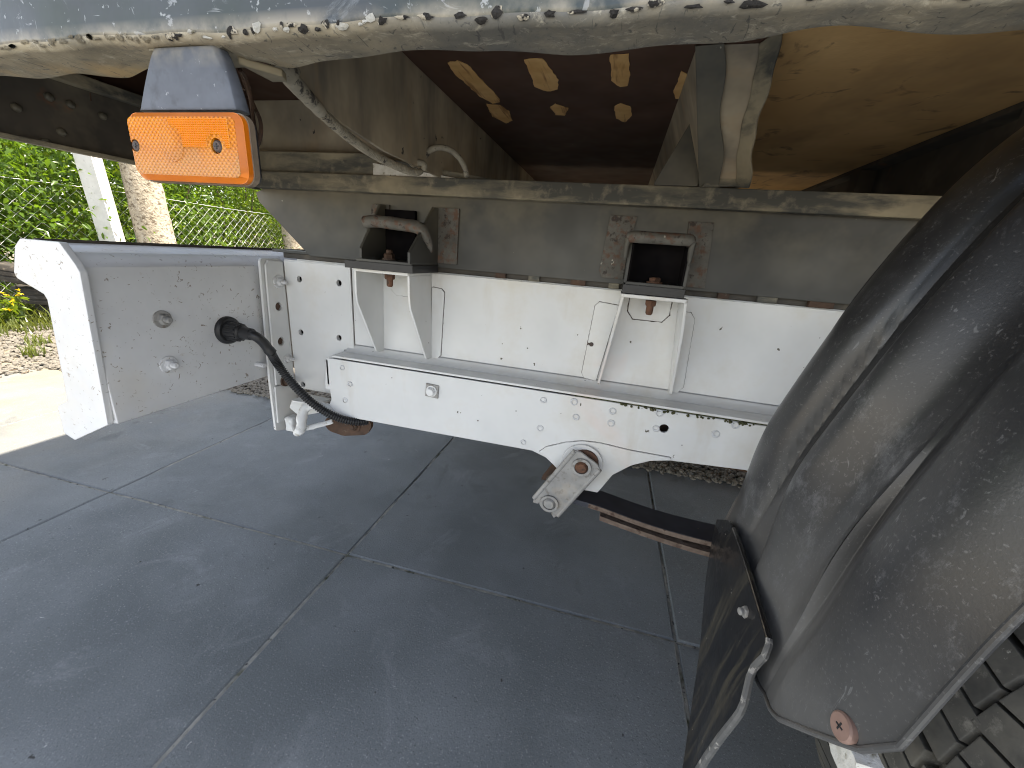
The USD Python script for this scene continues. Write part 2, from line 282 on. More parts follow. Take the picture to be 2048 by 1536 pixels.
surf('tyre_rubber', ((0.045, 0.044, 0.040), (0.12, 0.113, 0.098), 24), [
    dict(c=(0.30, 0.28, 0.24), s=36, lo=0.56, hi=0.68, d=9, r=0.75, k=0.8),dict(c=(0.20, 0.185, 0.15), s=14, lo=0.50, hi=0.72, d=8, k=0.6), dict(c=(0.4, 0.38, 0.33), s=90, lo=0.68, hi=0.73)], rough=0.75, bevel=0.002, bump=[(160, 0.3, 0.001)])
surf('tyre_old', ((0.022, 0.019, 0.016), (0.05, 0.042, 0.034), 12), [dict(c=(0.12, 0.10, 0.075), s=20, lo=0.55, hi=0.7)], rough=0.85, bump=[(60, 0.4, 0.004)])
surf('slab', ((0.145, 0.161, 0.174), (0.198, 0.216, 0.230), 2.4), [
    dict(c=(0.24, 0.205, 0.145), s=2.5, lo=0.30, hi=0.62, d=8, r=0.65, x=(-1.7, -3.0), k=0.9),  # sandy dust tone that also paints sunlit warmth towards the rear
    dict(c=(0.092, 0.105, 0.112), s=1.7, lo=0.46, hi=0.68, d=9, k=0.7),
    dict(c=(0.36, 0.37, 0.375), s=235, lo=0.585, hi=0.68, d=4, r=0.7, k=0.75),
    dict(c=(0.085, 0.09, 0.094), s=210, lo=0.57, hi=0.68, d=4, k=0.75),
    dict(c=(0.27, 0.285, 0.30), s=5, lo=0.56, hi=0.74, d=10, r=0.75, dist=0.8, k=0.6),
    dict(c=(0.075, 0.08, 0.083), s=3.5, lo=0.62, hi=0.72, d=8, dist=1.0, k=0.6),
    dict(c=(0.50, 0.50, 0.49), s=22, lo=0.71, hi=0.74, d=6, st=(1, 2.0, 1), dist=1.2, k=.7),
    dict(c=(0.04, 0.04, 0.04), s=30, lo=0.70, hi=0.73, d=4)], rough=0.72, rvar=0.1, bump=[(240, 0.5, 0.003), (9, 0.08, 0.01)])
surf('joint_dirt', ((0.17, 0.172, 0.160), (0.36, 0.355, 0.32), 30), [dict(c=(0.05, 0.055, 0.03), s=9, lo=0.56, hi=0.66), dict(c=(0.03, 0.03, 0.03), s=60, lo=0.6, hi=0.66)], rough=0.95, bump=[(90, 0.6, 0.004)])
surf('soil', ((0.22, 0.185, 0.13), (0.34, 0.29, 0.21), 3), [dict(c=(0.13, 0.10, 0.06), s=12, lo=0.5, hi=0.7), dict(c=(0.42, 0.39, 0.32), s=60, lo=0.56, hi=0.66), dict(c=(0.10, 0.10, 0.095), s=45, lo=0.52, hi=0.6, k=.7)], rough=0.95, bump=[(70, 0.6, 0.01)])
surf('moss', ((0.035, 0.04, 0.015), (0.08, 0.075, 0.03), 60), [dict(c=(0.18, 0.16, 0.12), s=120, lo=0.62, hi=0.7)], rough=0.95, bump=[(150, 0.6, 0.003)])
surf('concrete_post', ((0.50, 0.49, 0.46), (0.60, 0.585, 0.55), 9), [dict(c=(0.22, 0.21, 0.19), s=45, lo=0.66, hi=0.72)], rough=0.9, bump=[(90, 0.3, 0.003)])
surf('bark', ((0.30, 0.26, 0.19), (0.46, 0.40, 0.31), 9), [dict(c=(0.14, 0.11, 0.075), s=22, lo=0.50, hi=0.62, st=(1, 1, 1.6), d=6), dict(c=(0.55, 0.52, 0.45), s=60, lo=0.6, hi=0.7)], rough=0.95, bump=[(45, 0.8, 0.02)])
surf('teal_pole', ((0.03, 0.11, 0.10), (0.05, 0.15, 0.14), 30), rough=0.5)
surf('wire', ((0.45, 0.46, 0.45), (0.6, 0.6, 0.58), 30), rough=0.5, metal=0.3)
surf('stem', ((0.09, 0.065, 0.04), (0.15, 0.11, 0.07), 20), rough=0.9)

def leafmat(name, c0, c1, c2, tr=0.45):
    MAT[name] = usdkit.material(stage, f'/World/Looks/{name}', {
        'g': ('geometry', {}), 'r': ('rgb_ramp', {'ramp': [(0, c0), (0.55, c1), (1, c2)]}),
        'p': ('principled_bsdf', {'roughness': 0.30}), 't': ('translucent_bsdf', {}), 'tc': ('mix_color', {'blend_type': 'multiply', 'fac': 1.0, 'b': (2.2, 2.1, 0.6), 'use_clamp': False}), 'm': ('mix_closure', {'fac': tr})},
        [('g.random_per_island', 'r.fac'), ('r.color', 'p.base_color'), ('r.color', 'tc.a'), ('tc.result', 't.color'), ('p.BSDF', 'm.closure1'), ('t.BSDF', 'm.closure2')], surface='m.closure')
leafmat('leaf_mid', (0.08, 0.14, 0.02), (0.33, 0.36, 0.055), (0.66, 0.60, 0.16))
leafmat('leaf_light', (0.11, 0.16, 0.022), (0.40, 0.41, 0.06), (0.70, 0.64, 0.18))
leafmat('leaf_dark', (0.025, 0.05, 0.015), (0.045, 0.085, 0.02), (0.08, 0.12, 0.03))
leafmat('grass_blade', (0.10, 0.12, 0.03), (0.20, 0.19, 0.05), (0.32, 0.28, 0.10), 0.35)
leafmat('petal', (0.65, 0.50, 0.02), (0.75, 0.60, 0.03), (0.8, 0.65, 0.05), 0.3)

# pebble: colour varies from stone to stone
MAT['pebble'] = usdkit.material(stage, '/World/Looks/pebble', {'g': ('geometry', {}), 'r': ('rgb_ramp', {'ramp': [(0, (0.16, 0.145, 0.12)), (0.4, (0.40, 0.35, 0.27)), (0.75, (0.55, 0.48, 0.37)), (1, (0.66, 0.61, 0.53))]}),
    'p': ('principled_bsdf', {'roughness': 0.85})}, [('g.random_per_island', 'r.fac'), ('r.color', 'p.base_color')], surface='p.BSDF')
# amber lens: crossed prism ribs moulded in the plastic
MAT['amber_lens'] = usdkit.material(stage, '/World/Looks/amber_lens', {
    'g': ('geometry', {}), 'm1': ('mapping', {'mapping_type': 'point', 'rotation': (0, 0.785, 0), 'scale': (1, 0, 1)}), 'w1': ('wave_texture', {'bands_direction': 'x', 'scale': 85.0, 'profile': 'tri'}), 'w2': ('wave_texture', {'bands_direction': 'z', 'scale': 85.0, 'profile': 'tri'}),
    'ad': ('math', {'math_type': 'multiply'}), 'bu': ('bump', {'strength': 0.8, 'distance': 0.0025}), 'n': ('noise_texture', {'scale': 28, 'detail': 6}), 'r': ('rgb_ramp', {'ramp': [(0.36, (0.72, 0.215, 0.002)), (0.60, (0.60, 0.165, 0.004)), (0.75, (0.46, 0.20, 0.06))]}),
    'cm': ('mix_color', {'blend_type': 'multiply', 'b': (0.72, 0.55, 0.35)}), 'sp': ('separate_xyz', {}), 'zm': ('map_range', {'from_min': 1.040, 'from_max': 1.008, 'to_min': 0.0, 'to_max': 0.55, 'clamp': True}), 'dm': ('mix_color', {'b': (0.50, 0.25, 0.10)}), 'p': ('principled_bsdf', {'roughness': 0.34, 'specular_ior_level': 0.35, 'subsurface_weight': 0.25, 'subsurface_scale': 0.01, 'subsurface_radius': (1, 0.4, 0.05)})},
    [('g.position', 'm1.vector'), ('m1.vector', 'w1.vector'), ('m1.vector', 'w2.vector'), ('w1.fac', 'ad.value1'), ('w2.fac', 'ad.value2'), ('ad.value', 'bu.height'), ('g.position', 'n.vector'), ('n.fac', 'r.fac'), ('r.color', 'cm.a'), ('ad.value', 'cm.fac'), ('cm.result', 'dm.a'), ('g.position', 'sp.vector'), ('sp.z', 'zm.value'), ('zm.result', 'dm.fac'), ('dm.result', 'p.base_color'), ('bu.normal', 'p.normal')], surface='p.BSDF')
surf('amber_plain', ((0.50, 0.12, 0.002), (0.62, 0.165, 0.004), 30), rough=0.3)
surf('amber_bull', ((0.74, 0.24, 0.002), (0.80, 0.29, 0.004), 30), rough=0.25)

# ================================================================== the ground
part('/World', 'ground', grid(np.array([[[x, y, -0.035 - 0.0] for x in (-300, 300)] for y in (-300, 300)], float)), 'soil', smooth=False); tag('/World/ground', 'dry sandy soil round the paved yard', 'ground', kind='structure')
PAV = thing('pavement', 'paved yard of large dark grey square concrete slabs', 'pavement', (0, 0, 0), kind='structure')
rot = math.radians(0.9); rc, rs = math.cos(rot), math.sin(rot)
def slab(cx, cy, sx, sy, dz, tx, ty):
    g, c = 0.0038, 0.004; V = []
    for (ins, z) in ((0, -0.05), (0, -c), (c, 0)):
        for a, b in ((-1, -1), (1, -1), (1, 1), (-1, 1)):
            x, y = cx + a * (sx / 2 - g - ins), cy + b * (sy / 2 - g - ins)
            V.append((x * rc - y * rs, x * rs + y * rc, z + dz + (tx * a + ty * b if z > -0.04 else 0)))
    F = []
    for k in (0, 4):
        for j in range(4):
            p, q = k + j, k + (j + 1) % 4; F += [[p, q, q + 4], [p, q + 4, p + 4]]
    F += [[8, 9, 10], [8, 10, 11]]
    return trimesh.Trimesh(V, F, process=False)
for i in range(-4, 5):
    for j in range(-5, 1):
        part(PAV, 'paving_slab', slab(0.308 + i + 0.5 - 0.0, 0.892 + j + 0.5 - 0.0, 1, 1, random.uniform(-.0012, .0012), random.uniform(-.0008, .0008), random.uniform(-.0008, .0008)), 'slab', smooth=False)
jd = []
jn = []
for i in range(-4, 6):
    x0 = 0.308 + i; jn.append([(x0, -4.1), (x0, 1.89)])
for j in range(-5, 2):
    y0 = 0.892 + j; jn.append([(-3.69, y0), (5.3, y0)])
for (a, b) in jn:
    a, b = np.array(a), np.array(b); n = int(np.linalg.norm(b - a) / 0.04); t = np.linspace(0, 1, n)[:, None]; c = a + (b - a) * t
    d = (b - a) / np.linalg.norm(b - a); s = np.array([-d[1], d[0]])
    G = np.zeros((n, 3, 3))
    h = -0.0036 + 0.007 * (meshkit.noise(np.c_[c * 7, np.zeros(n)], 3) - 0.5)
    for k, o in enumerate((-0.0052, 0, 0.0052)):
        q = c + s * o; G[:, k, 0] = q[:, 0] * rc - q[:, 1] * rs; G[:, k, 1] = q[:, 0] * rs + q[:, 1] * rc; G[:, k, 2] = h - (0.0015 if k != 1 else 0)
    jd.append(grid(G))
part(PAV, 'joint_filling', jd, 'joint_dirt', smooth=True)

# gravel strip between the slabs and the fence
pebs = []
ico = trimesh.creation.icosphere(subdivisions=0)
def pebble(x, y, z, r):
    m = RNG.normal(0, 1, (12, 3)) * 0.13; V = (ico.vertices + m) * np.array([RNG.uniform(.8, 1.35), RNG.uniform(.8, 1.2), RNG.uniform(.5, .8)]) * r
    a = RNG.uniform(0, 6.28); V = V @ np.array([[math.cos(a), -math.sin(a), 0], [math.sin(a), math.cos(a), 0], [0, 0, 1]])
    return V + (x, y, z)
PV, PF = [], []
def addp(x, y, z, r):
    PF.append(ico.faces + 12 * len(PV)); PV.append(pebble(x, y, z, r))
def scat(n, x0, x1, y0, y1, r0, r1):
    for _ in range(n):
        x, y = RNG.uniform(x0, x1), RNG.uniform(y0, y1)
        if not (x < -5.2 and y > 2.2 and RNG.uniform() < .6): addp(x, y + x * rs, (.004 if (y < 1.885 and x > -3.69) else -0.03) + RNG.uniform(0, .012), RNG.uniform(r0, r1))
scat(9000, -2.9, -1.2, 1.86, 2.9, .006, .014); scat(9000, -5.6, -3.55, .9, 3.6, .007, .017); scat(3500, -3.75, -2.9, 1.72, 3.2, .006, .015); scat(3500, 0, 0.8, 1.82, 2.5, .006, .014); scat(1500, -1.2, 0, 1.905, 2.5, .006, .014)
part('/World', 'gravel', trimesh.Trimesh(np.vstack(PV), np.vstack(PF), process=False), 'pebble', smooth=False); tag('/World/gravel', 'loose grey and beige gravel along the edge of the slabs', 'gravel', kind='stuff')

# ================================================================== the truck
T = thing('truck', 'parked truck seen from below its side: white chassis, dark floor frame, black mudguard', 'truck', (0.6, 1.6, 0))
YW, YL = 0.98, 0.909           # outer faces of the upper web and of the lower plate
# ---- side member, upper web with its end, holes and flanges
holes = [(onY(u, v, YW)[0], onY(u, v, YW)[2], 0.0085) for u, v in ((601, 558), (680, 566), (604, 664), (680, 675), (608, 768))]
web = poly([(-0.93, 0.50), (-0.93, 0.888), (2.6, 0.892), (2.6, 0.60), (-0.70, 0.60), (-0.74, 0.50)], holes)
SM = part(T, 'side_member', [plateY(web, YW, 0.007), bx(-0.90, 2.6, YW + .015, 1.055, 0.884, 0.891), bx(-0.9, 2.6, YW + .015, 1.05, 0.625, 0.632)], 'white_paint', label='white steel side member of the chassis')
part(SM, 'doubler_plate', plateY(poly([(-0.928, 0.505), (-0.928, 0.884), (-0.712, 0.886), (-0.712, 0.656), (-0.745, 0.648), (-0.745, 0.505)], holes), YW - 0.0045, 0.0042), 'white_paint')
part(SM, 'hole_shade_sheet', bx(-0.92, 2.6, YW + .0095, YW + .0135, 0.50, 0.883), 'shade_black')  # black sheet standing in for the shade behind the holes
# the flange bent outwards at the rear end
fl = poly([(0.9735, 0.52), (0.9735, 0.881), (0.925, 0.885), (0.915, 0.872), (0.912, 0.80), (0.905, 0.53)], [(0.944, 0.757, .0125), (0.939, 0.656, .0125)])
EF = part(SM, 'end_flange', plateX(fl, -0.936, 0.006), 'white_paint')
ep = rnd(poly([(0.979, 0.36), (0.979, 0.889), (0.906, 0.889), (0.892, 0.55), (0.892, 0.385)]), 0.010)
part(SM, 'end_plate', plateX(ep, -0.946, 0.0075), 'white_paint')
part(SM, 'end_gusset', plateX(poly([(0.978, 0.40), (0.978, 0.52), (0.902, 0.525), (0.897, 0.41)]), -0.938, 0.006), 'white_paint')
part(SM, 'bolt', bolt((-0.930, 0.952, 0.827), (1, 0, 0), .012, .014, 1.55, .5, .9), 'white_pitted')
part(SM, 'bolt', hexhead((-0.9395, 0.944, 0.757), (1, 0, 0), .0118, .004), 'rust_dark'); part(SM, 'bolt', hexhead((-0.9395, 0.939, 0.656), (1, 0, 0), .0118, .004), 'rust_dark')
part(SM, 'bolt', bolt((-0.931, 0.936, 0.535), (1, 0, 0), .012, .026, 1.4, .6, .5), 'rust_dark')
part(SM, 'bolt', bolt((-0.946, 0.918, 0.535), (-1, 0, 0), .014, .02, 1.3, 0), 'rust_dark')
part(SM, 'bolt', bolt((-0.931, 0.955, 0.60), (1, 0, 0), .010, .012, 1.4, .5, .9), 'white_pitted')
# lower flange of the web and the lower plate hung below it
part(SM, 'lower_flange', [bx(-0.735, 2.6, YL - .001, YW - .0002, 0.642, 0.6475)], 'white_paint')
cove = [(YW - .0001, 0.6475), (YW - .0001, 0.668)] + [(YW - .022 + .022 * math.cos(a), 0.6695 - .022 * math.sin(a)) for a in np.linspace(0.15, 1.5, 7)]
part(SM, 'flange_fillet', plateX(poly(cove), -0.733, 3.3), 'white_paint')
def L(pts): return xz(pts, YL)
lp = L([(700, 708), (665, 708), (652, 716), (650, 778), (660, 780), (663, 798), (658, 812), (668, 822), (690, 833), (1064, 901), (1092, 915), (1122, 944), (1140, 975), (1195, 985), (1225, 950), (1262, 931), (1300, 922), (1340, 921), (1490, 940)])
zt = 0.6375
lp = [(x, min(z, zt)) for x, z in lp] + [(0.55, 0.52), (2.6, 0.52), (2.6, zt)]
bh = onY(1328, 857, YL)
LP = part(T, 'lower_plate', plateY(rnd(poly(lp, [(bh[0], bh[2], 0.0105)]), .006), YL, 0.006), 'white_paint', label='white lower plate below the side member, with a hanger lobe')
nx = lp[2][0]
ret = plateX(poly([(YL, .56), (YL, .632), (YL + .058, .632), (YL + .066, .55), (YL + .02, .548)]), nx - .0005, .005)
part(LP, 'plate_return', [ret, plateX(poly([(YL + .001, .47), (YL + .001, .54), (YL + .05, .535), (YL + .05, .48)]), nx + .016, .005)], 'white_paint')
part(LP, 'back_liner', bx(-0.74, 2.6, 0.955, 0.96, 0.50, 0.636), 'rust_dark')
part(LP, 'packing_strip', bx(-0.06, 2.6, YL + .004, YL + .03, 0.6376, 0.6418), 'moss')
# moss and dirt caught under the flange edge
for k in range(55):
    x = RNG.choice([.07, .12, .16, .25, .29, .36]) + RNG.normal(0, .035); s = RNG.uniform(.0010, .0036)
    part(LP, 'moss_tuft', lumpy(trimesh.creation.icosphere(subdivisions=1, radius=s), s * .5, 300, k).apply_translation((x, YL - .0005, 0.6385 - RNG.uniform(0, .005))), 'moss')
# raised hanger plate on the lobe and the bush ring
hp = rnd(poly(L([(1078, 903), (1092, 893), (1130, 884), (1165, 881), (1200, 885), (1262, 900), (1345, 915), (1338, 919), (1300, 920), (1262, 929), (1225, 948), (1195, 983), (1140, 973), (1122, 943), (1095, 915)])), .003)
part(LP, 'hanger_plate', plateY(hp, YL - .0045, .0043), 'white_paint')
pc = onY(1165, 922, YL)
part(LP, 'hanger_ring', place(trimesh.creation.annulus(0.030, 0.050, 0.006), (pc[0], YL - .0105, pc[2]), (1, 0, 0), (0, 0, -1)), 'white_paint')
part(LP, 'hanger_bush', cyl((pc[0] + .006, YL - .022, pc[2] + .006), (pc[0] + .006, YL + .03, pc[2] + .006), .034), 'rust')
for (u, v) in ((1087, 800), (1148, 803), (1152, 834), (1080, 856), (1225, 822), (1222, 846), (1319, 826), (1312, 857), (1431, 868), (1047, 884), (685, 735), (690, 800), (700, 768), (1470, 850)):
    c = onY(u, v, YL); r = RNG.uniform(.0065, .009)
    ring = Point(0, 0).buffer(r, 7); ring = ring.difference(Point(RNG.uniform(-.002, .002), RNG.uniform(-.002, .002)).buffer(r * .62, 6))
    m = place(ext(ring, .0016), (c[0], YL, c[2]), (1, 0, 0), (0, 0, 1)); part(LP, 'weld_spot', lumpy(m, .0006, 300, int(u)), 'white_pitted', smooth=False)
c = onY(865, 781, YL)
BW = part(LP, 'square_washer', place(trimesh.creation.box((.036, .036, .004)), (c[0], YL - .002, c[2]), (1, 0, -.06), (.06, 0, 1)), 'galvanised')
part(BW, 'bolt', lumpy(trimesh.util.concatenate(bolt((c[0], YL - .004, c[2]), (0, -1, 0), .0125, .012, 1.2, .8, .3)), .001, 200), 'white_lumpy')
for (x, z, s) in ((-.30, .53, .002), (-.2, .575, .0016), (-.10, .49, .0014), (.10, .50, .0017), (.2, .56, .0013), (-.55, .61, .0015)):
    part(LP, 'paint_chip', cyl((x, YL - .0004, z), (x, YL + .0002, z), s, n=7), 'screw_dark')
# ---- white body mounting brackets on the web
def gusset(x0, prof, th=.0055):     # outline in (y, z)
    return plateX(poly(prof), x0, th)
def white_bracket(xl, xr, yn, ztop, zbot, ybot, xl2, xr2):
    top = plateZ(rnd(poly([(xl - .002, yn - .004), (xr + .006, yn - .004), (xr + .006, YW - .001), (xl - .002, YW - .001)]), .006), ztop, .007)
    P = part(T, 'body_bracket', top, 'white_paint', label='white folded sheet bracket on the side member')
    for (a, b) in ((xl, xl2), (xr, xr2)):
        prof = [(YW - .0005, ztop - .0002), (YW - .0005, zbot), (ybot + .012, zbot), (ybot, zbot + .006), (yn + .004, ztop - .075), (yn, ztop - .05), (yn, ztop - .0002)]
        m = gusset(a, prof); sh = (b - a) / (ztop - zbot)
        m.vertices[:, 0] += sh * (ztop - m.vertices[:, 2])
        part(P, 'gusset', m, 'white_paint')
    return P
WB1 = white_bracket(-0.618, -0.476, 0.862, 0.884, 0.662, 0.945, -0.622, -0.472)
part(WB1, 'side_flange', plateY(rnd(poly([(-.468, .663), (-.468, .853), (-.441, .851), (-.433, .842), (-.440, .672), (-.450, .662)]), .003), YW - .0032, .003), 'white_paint')
part(WB1, 'back_plate', plateY(rnd(poly([(-.59, .88), (-.59, .838), (-.575, .822), (-.50, .822), (-.49, .838), (-.49, .88)]), .004), YW - .003, .0028), 'white_paint')
part(WB1, 'bolt', bolt((-.548, .905, .884), (0, 0, -1), .0125, .016, 0, .62, 1.1), 'rust')
WB2 = white_bracket(0.012, 0.139, 0.893, 0.882, 0.660, 0.955, -0.012, 0.158)
part(WB2, 'side_flange', plateY(rnd(poly([(.010, .855), (-.035, .859), (-.044, .850), (-.054, .68), (-.047, .668), (-.016, .664)], [(-.040, .755, .0055)]), .003), YW - .0032, .003), 'white_paint')
part(WB2, 'side_flange', plateY(rnd(poly([(.150, .856), (.170, .856), (.181, .842), (.189, .68), (.178, .664), (.165, .664)]), .003), YW - .0032, .003), 'white_paint')
part(WB2, 'back_plate', plateY(rnd(poly([(.033, .879), (.033, .845), (.047, .828), (.112, .828), (.125, .845), (.125, .879)]), .003), YW - .003, .0028), 'white_paint', label='inner plate stained with rust at its edges')
part(WB2, 'bolt', bolt((.076, .925, .882), (0, 0, -1), .0125, .016, 0, .62, 1.2), 'rust')
def seam(parent, p, y, w, seed):
    q = p.buffer(w, 4).segmentize(.004); c = np.array(q.exterior.coords[:-1])
    k = meshkit.noise(np.c_[c * 180, np.full(len(c), seed)], seed) - .5
    ctr = np.array(p.centroid.coords[0]); d = c - ctr; d /= np.linalg.norm(d, axis=1, keepdims=True)
    part(parent, 'dirt_seam', plateY(poly(c + d * (k * w * 1.6)[:, None]), y, .0006), 'screw_dark', smooth=False)
seam(WB1, rnd(poly([(-.468, .663), (-.468, .853), (-.441, .851), (-.433, .842), (-.440, .672), (-.450, .662)]), .003), YW - .0009, .0011, 3)
seam(WB1, poly([(-.59, .879), (-.59, .838), (-.575, .822), (-.50, .822), (-.49, .838), (-.49, .879)]), YW - .0009, .0008, 4)
seam(WB2, poly([(.010, .855), (-.035, .859), (-.044, .850), (-.054, .68), (-.047, .668), (-.016, .664)]), YW - .0009, .0010, 5)
seam(WB2, poly([(.150, .856), (.170, .856), (.181, .842), (.189, .68), (.178, .664), (.165, .664)]), YW - .0009, .0010, 6)
seam(WB2, poly([(.033, .878), (.033, .845), (.047, .828), (.112, .828), (.125, .845), (.125, .878)]), YW - .0009, .0020, 7)
seam(LP, hp, YL - .0007, .0007, 8)
part(SM, 'dirt_seam', plateY(poly([(-.7115, .66), (-.7115, .884), (-.7095, .884), (-.7100, .66)]), YW - .0009, .0008), 'screw_dark')

# ---- dark subframe rail on rubber pads
YR = 0.985
rl = poly([(-.985, 1.108), (-.985, 1.068)] + xz([(512, 385), (518, 403), (620, 512)], YR) + [(2.6, 0.906), (2.6, 1.108)])
RL = part(T, 'subframe_rail', [plateY(rl, YR, .007), bx(-.98, 2.6, YR + .007, 1.06, 0.906, 0.913)], 'rail_grey', label='dark dirty subframe rail above the white side member')
part(RL, 'rail_lip', [bx(-.982, 2.6, .955, YR - .0002, 1.070, 1.109)], 'lip_dusty')
wd = plateY(poly([(-.985, 1.1092), (-.985, 1.158), (-.66, 1.158), (-.30, 1.1092)]), .965, .03)
part(RL, 'wedge_bar', wd, 'lip_dusty')
part(RL, 'wedge_strip', plateY(poly([(-.62, 1.1093), (-.62, 1.136), (-.40, 1.1093)]), .958, .0068), 'foam_white', label='pale cracked filler strip')
part(RL, 'gap_shade_strip', bx(-.95, 2.6, 1.0, 1.05, .8912, .9055), 'beam_dark')  # dark strip painted as the shade in the gap under the rail
for k, x in enumerate((-.30, -.215, -.11, -.02, .22, .30, .40)):
    part(RL, 'spacer_lug', bx(x, x + RNG.uniform(.02, .05), .988, .9995, .8915, .9055), ('rust_dark', 'lip_dusty')[k % 2])
# back plate between rail and floor at the rear
part(RL, 'bolster_plate', plateY(poly([(-.998, 1.112), (-.998, 1.283), (-.455, 1.283), (-.455, 1.112)]), 1.0, .006), 'beam_grey')
# first bracket: two tapered cheeks and a round tie bar
def dark_cheek(x0, yn, x1=None):
    return gusset(x0, [(YR - .0005, .912), (YR - .0005, 1.046), (YR - .03, 1.044), (yn, .937), (yn, .912)], .006)
DB = part(T, 'body_bracket', bx(-.60, -.455, .845, YR - .001, .9085, .9145), 'rail_grey', label='dark bracket with two tapered cheeks and a round tie bar')
part(DB, 'cheek', dark_cheek(-.605, .868), 'rail_grey'); part(DB, 'cheek', dark_cheek(-.460, .835), 'rail_grey')
part(DB, 'side_flange', plateY(poly([(-.470, .915), (-.466, 1.046), (-.400, 1.046), (-.402, .915)]), YR - .006, .0058), 'rust_patch')
part(DB, 'side_flange', plateY(poly([(-.66, .93), (-.64, 1.046), (-.59, 1.046), (-.60, .915)]), YR - .006, .0058), 'rust_patch')
part(DB, 'pocket_shade', [bx(-.598, -.515, .972, .9842, .915, 1.035)], 'shade_black')  # black block standing in for shade inside the bracket
part(DB, 'tie_bar', lumpy(tube(spline([(-.612, .905, .997), (-.59, .905, 1.000), (-.54, .904, .999), (-.49, .903, .996), (-.462, .900, .990), (-.449, .902, .976), (-.445, .912, .957), (-.446, .925, .942)], 40), np.r_[[.0145] * 30, .0135, .012, .011, .010, .009, .008, .007, .005, .004, .003], 14), .0012, 90), 'rust_patch')
part(DB, 'bolt', bolt((-.548, .905, .9147), (0, 0, 1), .013, .015, 1.3, .6, .6), 'rust_dark')
part(DB, 'rubber_pad', bx(-.628, -.452, .842, .978, .8915, .9083), 'black_plastic')
# second bracket
DB2 = part(T, 'body_bracket', bx(.016, .132, .895, YR - .001, .9085, .9145), 'rail_grey', label='dark box bracket with rusty side flanges and a folded top bar')
for x0 in (.012, .130):
    part(DB2, 'cheek', gusset(x0, [(YR - .0005, .912), (YR - .0005, 1.005), (.915, 1.005), (.898, .97), (.898, .912)], .006), 'rail_grey')
part(DB2, 'side_flange', plateY(poly([(-.038, 1.050), (.020, 1.050), (.012, .98), (.010, .915), (-.038, .915), (-.046, .93)]), YR - .006, .0058), 'rust_patch')
part(DB2, 'side_flange', plateY(poly([(.128, 1.046), (.178, 1.046), (.188, .911), (.140, .911)]), YR - .006, .0058), 'rust_patch', label='rust eaten side flange')
part(DB2, 'pocket_shade', [bx(.0185, .1295, .955, .972, .915, 1.0), bx(.0185, .0215, .90, .955, .915, .99), bx(.1265, .1295, .90, .955, .915, .99)], 'shade_black')  # black lining paints the shade inside the box bracket
part(DB2, 'tie_bar', lumpy(tube([(.004, .895, 1.001), (.007, .895, 1.0025), (.012, .895, 1.003)] + [(x, .895, 1.0035) for x in np.linspace(.02, .12, 20)] + [(.128, .895, 1.0025), (.132, .895, 1.0015), (.135, .895, 1.0)], np.r_[.004, .009, .0115, [.012] * 20, .0115, .009, .004], 14), .0012, 90), 'rust_patch')
for x in (.0075, .1335): part(DB2, 'weld', lumpy(tube([(x, .896, 1.0), (x - .001, .897, .985), (x, .898, .965), (x, .899, .955)], [.0065, .006, .005, .002], 10), .002, 150, int(x * 1000)), 'rail_grey')
part(DB2, 'bolt', bolt((.076, .93, .9147), (0, 0, 1), .013, .012, 1.3, 0), 'rust')
part(DB2, 'rubber_pad', bx(.012, .136, .893, .978, .8905, .9083), 'black_plastic')

# ---- rear crossmember, an open channel seen from its front side, with a shaped end plate
CF = -0.955
prof = [(CF, .556), (CF, .868), (CF - .028, .893), (CF - .10, .906), (CF - .10, .898), (CF - .030, .885), (CF - .007, .864), (CF - .007, .563), (CF - .14, .545), (CF - .14, .537)]
pm = ext(poly(prof), 1.75); pm = place(pm, (0, 2.2762, 0), (1, 0, 0), (0, 0, 1))
RC = part(T, 'rear_crossmember', pm, 'white_pitted', label='white speckled crossmember closing the rear end of the chassis')
k = 0.525 / 0.6
epp = [(x * k, .95 + (z - .92 - .0) * k * 1.0) for x, z in ((-1.259, .904), (-1.124, .903), (-1.085, .862), (-1.075, .80), (-1.124 + .028, .484), (-1.259, .424), (-1.288, .507), (-1.249, .521), (-1.212, .777), (-1.304, .812))]
epl = [(-1.105, .912), (-.985, .911), (-.953, .872), (-.950, .84), (-.951, .575), (-.957, .552), (-1.095, .503), (-1.125, .56), (-1.096, .582), (-1.072, .79), (-1.145, .838), (-1.148, .868)]
def outline(pts_px, y): return [tuple(onY(u, v, y)[[0, 2]]) for u, v in pts_px]
epo = rnd(poly(outline([(30, 492), (40, 477), (118, 484), (150, 528), (160, 545), (216, 850), (150, 880), (128, 866), (115, 815), (118, 810), (135, 802), (95, 600), (88, 588), (34, 556), (28, 545)], .515)), .006)
part(RC, 'end_plate', plateY(epo, .515, .011), 'white_pitted', label='angular white end plate of the rear crossmember')
part(RC, 'bolt', bolt((CF, .648, .757), (1, 0, 0), .0125, .013, 1.55, .55, .9), 'galvanised'); part(RC, 'bolt', bolt((CF, .643, .655), (1, 0, 0), .0125, .013, 1.55, .55, .9), 'white_pitted')
part(RC, 'stud', cyl((CF, .868, .60), (CF + .03, .868, .60), .006), 'white_pitted')
part(RC, 'rear_flange', bx(CF - .106, CF - .101, .53, 2.28, .892, .912), 'beam_dark')

